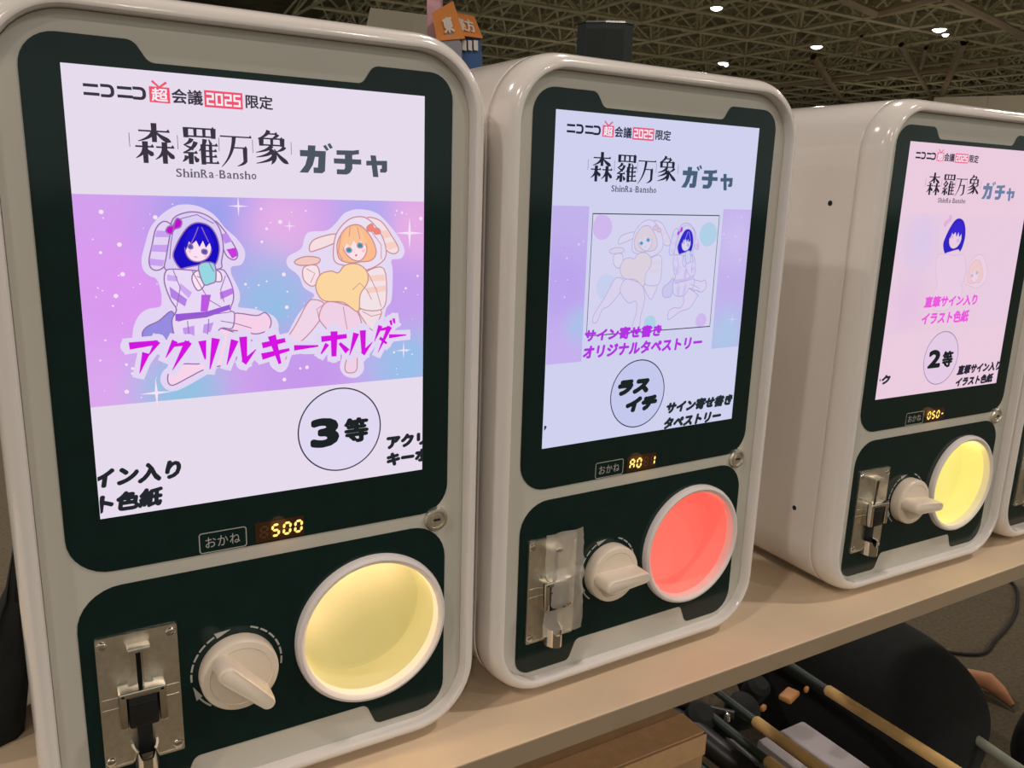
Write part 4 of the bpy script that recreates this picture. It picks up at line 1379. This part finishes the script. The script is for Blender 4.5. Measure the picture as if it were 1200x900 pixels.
for x, y0, y1, z in ((1.147, 0.962, 0.40, 0.30), (1.360, 0.966, 0.36, 0.30), (1.078, 0.868, 0.44, 0.30)):
    b = bmesh.new()
    tube(b, [L_((x, y0, z)), L_((x, y0 - 0.004, z)), L_((x, (y0 + y1) / 2, z)), L_((x, y1, z))], [0.009, 0.0115, 0.0115, 0.0115], n=16)
    rod = finish('wooden_rod', b, M_WOOD, t, smooth=40)
    b = bmesh.new()
    tube(b, [L_((x, y0 - 0.004, z)), L_((x, y0 + 0.14, z + 0.004)), L_((x, 1.22, z + 0.01))], 0.0085, n=12)
    finish('metal_tube', b, M_DKMETAL, rod, smooth=40)
b = bmesh.new()
box(b, (-0.06, 0.02, 0.30), (0.44, 0.05, 0.07), 0.012)
box(b, (-0.06, 0.22, 0.30), (0.44, 0.05, 0.07), 0.012)
for x in (-0.24, 0.10):
    box(b, (x, 0.12, 0.30), (0.045, 0.26, 0.05), 0.01)
    box(b, (x, 0.12, 0.15), (0.04, 0.05, 0.30), 0.006)
finish('frame', b, M_BLKPLAST, t, smooth=40)
for x, y in ((-0.20, -0.13), (0.06, 0.02)):
    b = bmesh.new()
    tube(b, [(x, y, 0.315), (x + 0.03, y + 0.10, 0.325), (x + 0.02, y + 0.24, 0.30)], [0.014, 0.026, 0.02], n=12)
    tube(b, [(x - 0.05, y - 0.04, 0.29), (x - 0.01, y + 0.05, 0.30), (x + 0.05, y + 0.13, 0.31)], [0.012, 0.018, 0.018], n=12)
    finish('joint', b, M_BLKPLAST, t, smooth=50)
for x, y, z, dx in ((0.053, -0.262, 0.30, 0.045), (-0.021, -0.262, 0.295, 0.016), (0.102, -0.264, 0.30, 0.014)):
    b = bmesh.new()
    box(b, (x, y, z), (dx, dx * 0.62, 0.012), 0.004, rot=Matrix.Rotation(0.3, 3, 'Z'))
    o = finish('wooden_block', b, mat('orange_brown_wood', (190, 132, 76), rough=0.5, noise=0.1), t, smooth=50)
for x, y, z in ((-0.21, -0.20, 0.325), (-0.16, -0.06, 0.335), (0.09, -0.06, 0.34), (-0.13, -0.27, 0.32)):
    b = bmesh.new()
    lathe_z(b, [(0, 0.006), (0.004, 0.005), (0.006, 0.0), (0.006, -0.012)], x, y, 12)
    bmesh.ops.translate(b, vec=(0, 0, z), verts=b.verts[:])
    finish('rivet', b, M_CHROME2, t, smooth=50)
for x0, y0, x1, y1 in ((-0.26, -0.06, -0.10, -0.26), (-0.14, -0.12, 0.10, -0.02), (-0.06, -0.14, 0.10, 0.02)):
    b = bmesh.new()
    tube(b, [(x0, y0, 0.30), (x1, y1, 0.30)], 0.012, n=10)
    finish('strut', b, M_BLKPLAST, t, smooth=40)

for x0, x1, ya, yb, z, r_ in ((1.02, 1.055, 1.20, 0.80, 0.27, 0.020), (1.085, 1.10, 1.18, 0.90, 0.25, 0.016), (0.985, 1.01, 1.16, 0.84, 0.24, 0.013)):
    b = bmesh.new()
    tube(b, [L_((x0, ya, z)), L_(((x0 + x1) / 2, (ya + yb) / 2, z + 0.012)), L_((x1, yb, z))], [r_, r_ * 1.3, r_], n=10)
    finish('folded_arm', b, M_DKMETAL if r_ < 0.014 else M_BLKPLAST, t, smooth=50)
for x, y, z, r_ in ((1.06, 1.02, 0.30, 0.030), (1.19, 1.03, 0.27, 0.034), (1.26, 1.06, 0.28, 0.026)):
    b = bmesh.new()
    lathe_z(b, [(0, 0.020), (r_ * 0.6, 0.020), (r_, 0.010), (r_, -0.02), (r_ * 0.7, -0.05), (0, -0.05)], 0, 0, 18)
    bmesh.ops.rotate(b, cent=(0, 0, 0), matrix=Matrix.Rotation(0.5, 3, 'X'), verts=b.verts[:])
    bmesh.ops.translate(b, vec=L_((x, y, z)), verts=b.verts[:])
    finish('hinge', b, mat('dull_black_plastic', (14, 18, 16), rough=0.75, noise=0.3, nscale=40), t, smooth=40)

b = bmesh.new()
box(b, (1.312, 0.78, 0.09), (0.142, 0.50, 0.18), 0.006)
o = finish('white_carton', b, M_GREY, smooth=30)
tag(o, 'flat grey white carton lying between the two long wooden rods', 'box')


def blob(name, c, s, label, cat, seed, m_, amp=0.1, flat=0.0):
    b = bmesh.new()
    bmesh.ops.create_icosphere(b, subdivisions=5, radius=1.0)
    r_ = random.Random(seed)
    ph = [(Vector((r_.uniform(-1, 1), r_.uniform(-1, 1), r_.uniform(-1, 1))) * r_.uniform(2, 6), r_.uniform(0, 6)) for _ in range(9)]
    for v in b.verts:
        n_ = v.co.normalized()
        e = 0.8
        q = Vector([math.copysign(abs(x) ** e, x) for x in n_])
        w_ = sum(math.sin(k.dot(n_) + p_) for k, p_ in ph) / 9
        q *= 1 + amp * w_
        v.co = Vector((q.x * s[0], q.y * s[1], max(0.0, (q.z * 0.5 + 0.45) * s[2])))
    o = finish(name, b, m_, None, (c[0], c[1], 0), smooth=80)
    return tag(o, label, cat)


blob('cloth_bag', (1.615, 1.10), (0.185, 0.31, 0.36), 'large soft black cloth bag on the floor under the table right of the rods', 'bag', 4, M_CLOTH)
blob('cloth_bag', (2.06, 0.70), (0.24, 0.18, 0.20), 'small flat black bag at the right edge beside the tan strap end', 'bag', 9, M_CLOTH)
b = bmesh.new()
tube(b, [(1.632, 0.81, 0.202), (1.618, 0.72, 0.202), (1.58, 0.36, 0.202)], 0.0105, n=12)
o = finish('grey_pole', b, mat('grey_green_tube', (158, 164, 146), rough=0.45, metal=0.3), smooth=50)
tag(o, 'thin grey metal pole touching the large black bag at the lower right corner', 'pole')
b = bmesh.new()
tube(b, [(2.13, 1.09, 0.034), (2.154, 1.043, 0.034), (2.152, 1.009, 0.025), (2.139, 0.965, 0.012)], [0.018, 0.024, 0.018, 0.006], n=10)
o = finish('leather_strap', b, mat('tan_leather', (186, 130, 88), rough=0.6), smooth=60)
tag(o, 'small tan leather strap end poking out from beside the large black bag', 'strap')
b = bmesh.new()
cp = [(2.20, 1.30), (2.24, 1.22), (2.328, 1.16), (2.443, 1.185), (2.606, 1.227), (2.752, 1.288), (2.88, 1.37), (2.90, 1.45), (2.85, 1.56), (2.9, 1.7)]
cp = [(x, y, 0) for x, y in cp]
pts = []
for k in range(1, len(cp) - 2):
    p0, p1, p2, p3 = (Vector(cp[k + q]) for q in (-1, 0, 1, 2))
    for s_ in range(8):
        t_ = s_ / 8
        q = 0.5 * (2 * p1 + (p2 - p0) * t_ + (2 * p0 - 5 * p1 + 4 * p2 - p3) * t_ * t_ + (3 * p1 - p0 - 3 * p2 + p3) * t_ ** 3)
        pts.append((q.x, q.y, 0.005))
tube(b, pts, 0.005, n=8)
o = finish('floor_cable', b, M_RUBBER, smooth=60)
tag(o, 'thin black cable curving across the grey brown carpet', 'cable')

# black bag standing left of the first machine
b = bmesh.new()
bmesh.ops.create_grid(b, x_segments=14, y_segments=14, size=1.0)
prof = []
b.free()
b = bmesh.new()
n = 20
rings = []
for z, hx, hy in ((0.0, 0.085, 0.07), (0.015, 0.080, 0.072), (0.04, 0.050, 0.06), (0.07, 0.030, 0.05), (0.10, 0.016, 0.036), (0.13, 0.008, 0.022), (0.18, 0.002, 0.008)):
    ring = []
    for k in range(n):
        a = 2 * PI * k / n
        ca, sa = math.cos(a), math.sin(a)
        ring.append(b.verts.new((hx * math.copysign(abs(ca) ** 0.5, ca) + 0.088 + 0.009 * min(1, z / 0.06) - hx, hy * math.copysign(abs(sa) ** 0.5, sa) + 0.004 * math.sin(5 * a + z * 40), z)))
    rings.append(ring)
for A, B in zip(rings, rings[1:]):
    for k in range(n):
        b.faces.new((A[k], A[(k + 1) % n], B[(k + 1) % n], B[k]))
b.faces.new(rings[0][::-1])
b.faces.new(rings[-1])
o = finish('cloth_pouch', b, M_CLOTH, None, (-0.126, 0.90, ST), smooth=60)
tag(o, 'black cloth pouch on the table against the left side of the first machine', 'bag')

# ------------------------------------------------------------------ far things
# loudspeaker behind the middle machine
ang = 0.40
t = thing('speaker_stand', 'black pole stand carrying the loudspeaker behind the middle machine', 'stand', (3.86, 5.30, 0))
b = bmesh.new()
tube(b, [(0, 0, 0.0), (0, 0, 1.87)], 0.02, n=14)
finish('pole', b, M_BLKPLAST, t, smooth=40)
for k in range(3):
    b = bmesh.new()
    a = k * 2 * PI / 3 + 0.4
    tube(b, [(0.02 * math.cos(a), 0.02 * math.sin(a), 0.7), (0.5 * math.cos(a), 0.5 * math.sin(a), 0.012)], 0.012, n=10)
    finish('leg', b, M_BLKPLAST, t, smooth=40)
t = thing('loudspeaker', 'black loudspeaker standing up behind the middle machine', 'loudspeaker', (3.86, 5.30, 1.87), -0.62)
b = bmesh.new()
L = [(-0.20, -0.15), (-0.14, -0.20), (0.0, -0.215), (0.14, -0.20), (0.20, -0.15), (0.15, 0.17), (-0.15, 0.17)]
lo2 = [b.verts.new((x, y, 0)) for x, y in L]
hi2 = [b.verts.new((x, y, 0.60)) for x, y in L]
b.faces.new(lo2[::-1])
b.faces.new(hi2)
for k in range(len(L)):
    b.faces.new((lo2[k], lo2[(k + 1) % len(L)], hi2[(k + 1) % len(L)], hi2[k]))
finish('cabinet', b, mat('black_speaker_paint', (13, 22, 21), rough=0.5, noise=0.15, nscale=40), t)
b = bmesh.new()
lo2 = [b.verts.new((x * 1.04, y * 1.04, 0.60)) for x, y in L]
hi2 = [b.verts.new((x * 0.97, y * 0.97, 0.615)) for x, y in L]
b.faces.new(lo2[::-1])
b.faces.new(hi2)
for k in range(len(L)):
    b.faces.new((lo2[k], lo2[(k + 1) % len(L)], hi2[(k + 1) % len(L)], hi2[k]))
finish('top_cap', b, mat('grey_speaker_cap', (34, 40, 36), rough=0.4), t)
b = bmesh.new()
pts = [(-0.135, -0.203), (0.0, -0.2185), (0.135, -0.203)]
for (xa, ya), (xb, yb) in zip(pts, pts[1:]):
    b.faces.new([b.verts.new(q) for q in ((xa, ya, 0.04), (xb, yb, 0.04), (xb, yb, 0.56), (xa, ya, 0.56))])
finish('grille', b, mat('black_speaker_grille', (10, 20, 19), rough=0.7, noise=0.4, nscale=300), t)


def pos(px, py, dist):
    """a point of the far hall on the sight line through the photo pixel, at a ground distance"""
    d = (rt * ((px - 600) / 966.19) + dn * ((py - 450) / 966.19) + fw)
    k = dist / math.hypot(d.x, d.y)
    return Vector((d.x * k, d.y * k, CAM_Z + d.z * k))


M_SIGNO = mat('orange_sign_vinyl', (236, 148, 76), rough=0.6, noise=0.03)
M_SIGNB = mat('blue_sign_vinyl', (58, 96, 150), rough=0.6, noise=0.03)
M_SIGNP = mat('pink_sign_vinyl', (236, 180, 188), rough=0.6, noise=0.2, nscale=3)
M_SIGNW = mat('white_sign_ink', (238, 226, 212), rough=0.6, noise=0.02)
M_SIGNG = mat('beige_sign_panel', (196, 186, 164), rough=0.7, noise=0.03)
M_SIGNS = mat('grey_sign_ink', (150, 150, 158), rough=0.6)


def slab(bm, quad, back, mi=0):
    """a panel with four corners and a thickness towards back"""
    A = [bm.verts.new(q) for q in quad]
    B = [bm.verts.new(q + back) for q in quad]
    bm.faces.new(A).material_index = mi
    bm.faces.new(B[::-1]).material_index = mi
    for k in range(4):
        bm.faces.new((A[k], B[k], B[(k + 1) % 4], A[(k + 1) % 4])).material_index = mi
    bmesh.ops.recalc_face_normals(bm, faces=bm.faces[:])


def on_quad(bm, s, quad, u0, v0, u1, v1, lift, bold=0.02):
    """letters laid onto a quad (tl, tr, br, bl)"""
    vs, fs = glyph_tris(s)
    xs = [q[0] for q in vs]
    ys = [q[1] for q in vs]
    for du, dv in ((0, 0), (bold, 0), (-bold, 0), (0, bold), (0, -bold)):
        nv = []
        for x, y in vs:
            u = u0 + (x - min(xs)) / (max(xs) - min(xs)) * (u1 - u0) + du
            v = v1 - (y - min(ys)) / (max(ys) - min(ys)) * (v1 - v0) + dv
            p_ = (quad[0] * (1 - u) + quad[1] * u) * (1 - v) + (quad[3] * (1 - u) + quad[2] * u) * v
            nv.append(bm.verts.new(p_ + lift))
        for f in fs:
            try:
                bm.faces.new([nv[k] for k in f])
            except ValueError:
                pass


SD = 22.0
org = pos(525, 60, SD)
org.z = 0
t = thing('house_sign', 'house shaped overhead booth sign with orange roof above blue wall', 'sign', tuple(org))


def q_(lst):
    return [pos(x, y, SD + dz) - org for x, y, dz in lst]


back = Vector((fw.x, fw.y, 0)).normalized() * 0.5
front = -back.normalized() * 0.10
roofq = q_([(521, 12, 0.2), (556, 19, 0.6), (566, 45, 0), (531, 40, -0.2)])
b = bmesh.new()
slab(b, roofq, back * 0.3)
r1 = finish('roof', b, M_SIGNO, t)
b = bmesh.new()
on_quad(b, '東方', roofq, 0.26, 0.26, 0.84, 0.80, front)
finish('roof_text', b, M_SIGNW, r1)
gq = q_([(506, 15, 0), (531, 1, 0.2), (545, 45, -0.3), (512, 48, -0.3)])
b = bmesh.new()
slab(b, gq, back * 0.4)
g1 = finish('gable', b, M_SIGNO, t)
b = bmesh.new()
on_quad(b, '東', gq, 0.36, 0.36, 0.72, 0.80, front)
finish('gable_text', b, M_SIGNW, g1)
b = bmesh.new()
slab(b, q_([(521, 38, 0.1), (563, 43, 0.1), (566, 118, 0.1), (524, 118, 0.1)]), back)
w1 = finish('wall', b, M_SIGNB, t)
b = bmesh.new()
for x0, x1 in ((541.5, 546.5), (548.5, 553), (555, 560)):
    slab(b, q_([(x0, 47, -0.02), (x1, 47.5, -0.02), (x1 + 0.3, 59.5, -0.02), (x0 + 0.3, 58.5, -0.02)]), back * 0.08)
finish('wall_marks', b, M_SIGNW, w1)
b = bmesh.new()
slab(b, q_([(512, 48, -0.25), (529, 36, -0.25), (541, 50, -0.25), (541, 118, -0.25)]), back * 0.3)
finish('wall_side', b, M_SIGNS, t)
b = bmesh.new()
slab(b, q_([(500, -30, 0.6), (517, -30, 0.6), (516, 118, 0.6), (501, 118, 0.6)]), back)
finish('pink_column', b, M_SIGNP, t)
b = bmesh.new()
pa, pb = pos(512, 100, SD + 0.5) - org, pos(560, 100, SD + 0.5) - org
for p_ in (pa, pb):
    tube(b, [(p_.x, p_.y, 0), (p_.x, p_.y, p_.z)], 0.08, n=8)
finish('post', b, M_SIGNG, t)

org2 = pos(470, 60, 26)
org2.z = 0
t = thing('booth_panel', 'beige sloping booth header panel left of the orange house sign', 'sign panel', tuple(org2))
b = bmesh.new()
q2 = [pos(x, y, 26) - org2 for x, y in ((434, 9, ), (505, 18), (505, 110), (412, 110))]
slab(b, q2, back)
finish('header_panel', b, M_SIGNG, t)
b = bmesh.new()
for p_ in (pos(432, 108, 26.2) - org2, pos(500, 108, 26.2) - org2):
    tube(b, [(p_.x, p_.y, 0), (p_.x, p_.y, p_.z)], 0.06, n=8)
finish('post', b, M_SIGNG, t)

# pale booth wall at the right, far behind the third machine
a_, b_ = pos(1098, 114, 24), pos(1330, 108, 19)
t = thing('booth_wall', 'pale cream booth wall far behind the third machine', 'booth wall', ((a_.x + b_.x) / 2, (a_.y + b_.y) / 2, 0))
o0 = Vector(t.location)
b = bmesh.new()
n_ = 3
for k in range(n_):
    p0, p1 = a_.lerp(b_, k / n_), a_.lerp(b_, (k + 1) / n_ - 0.006)
    bk = Vector((0.1, 0.14, 0))
    slab(b, [Vector((p0.x, p0.y, p0.z)) - o0, Vector((p1.x, p1.y, p1.z)) - o0, Vector((p1.x, p1.y, 0)) - o0, Vector((p0.x, p0.y, 0)) - o0], bk)
finish('wall_panel', b, mat('cream_booth_panel', (206, 194, 168), rough=0.6, noise=0.04, nscale=2), t)
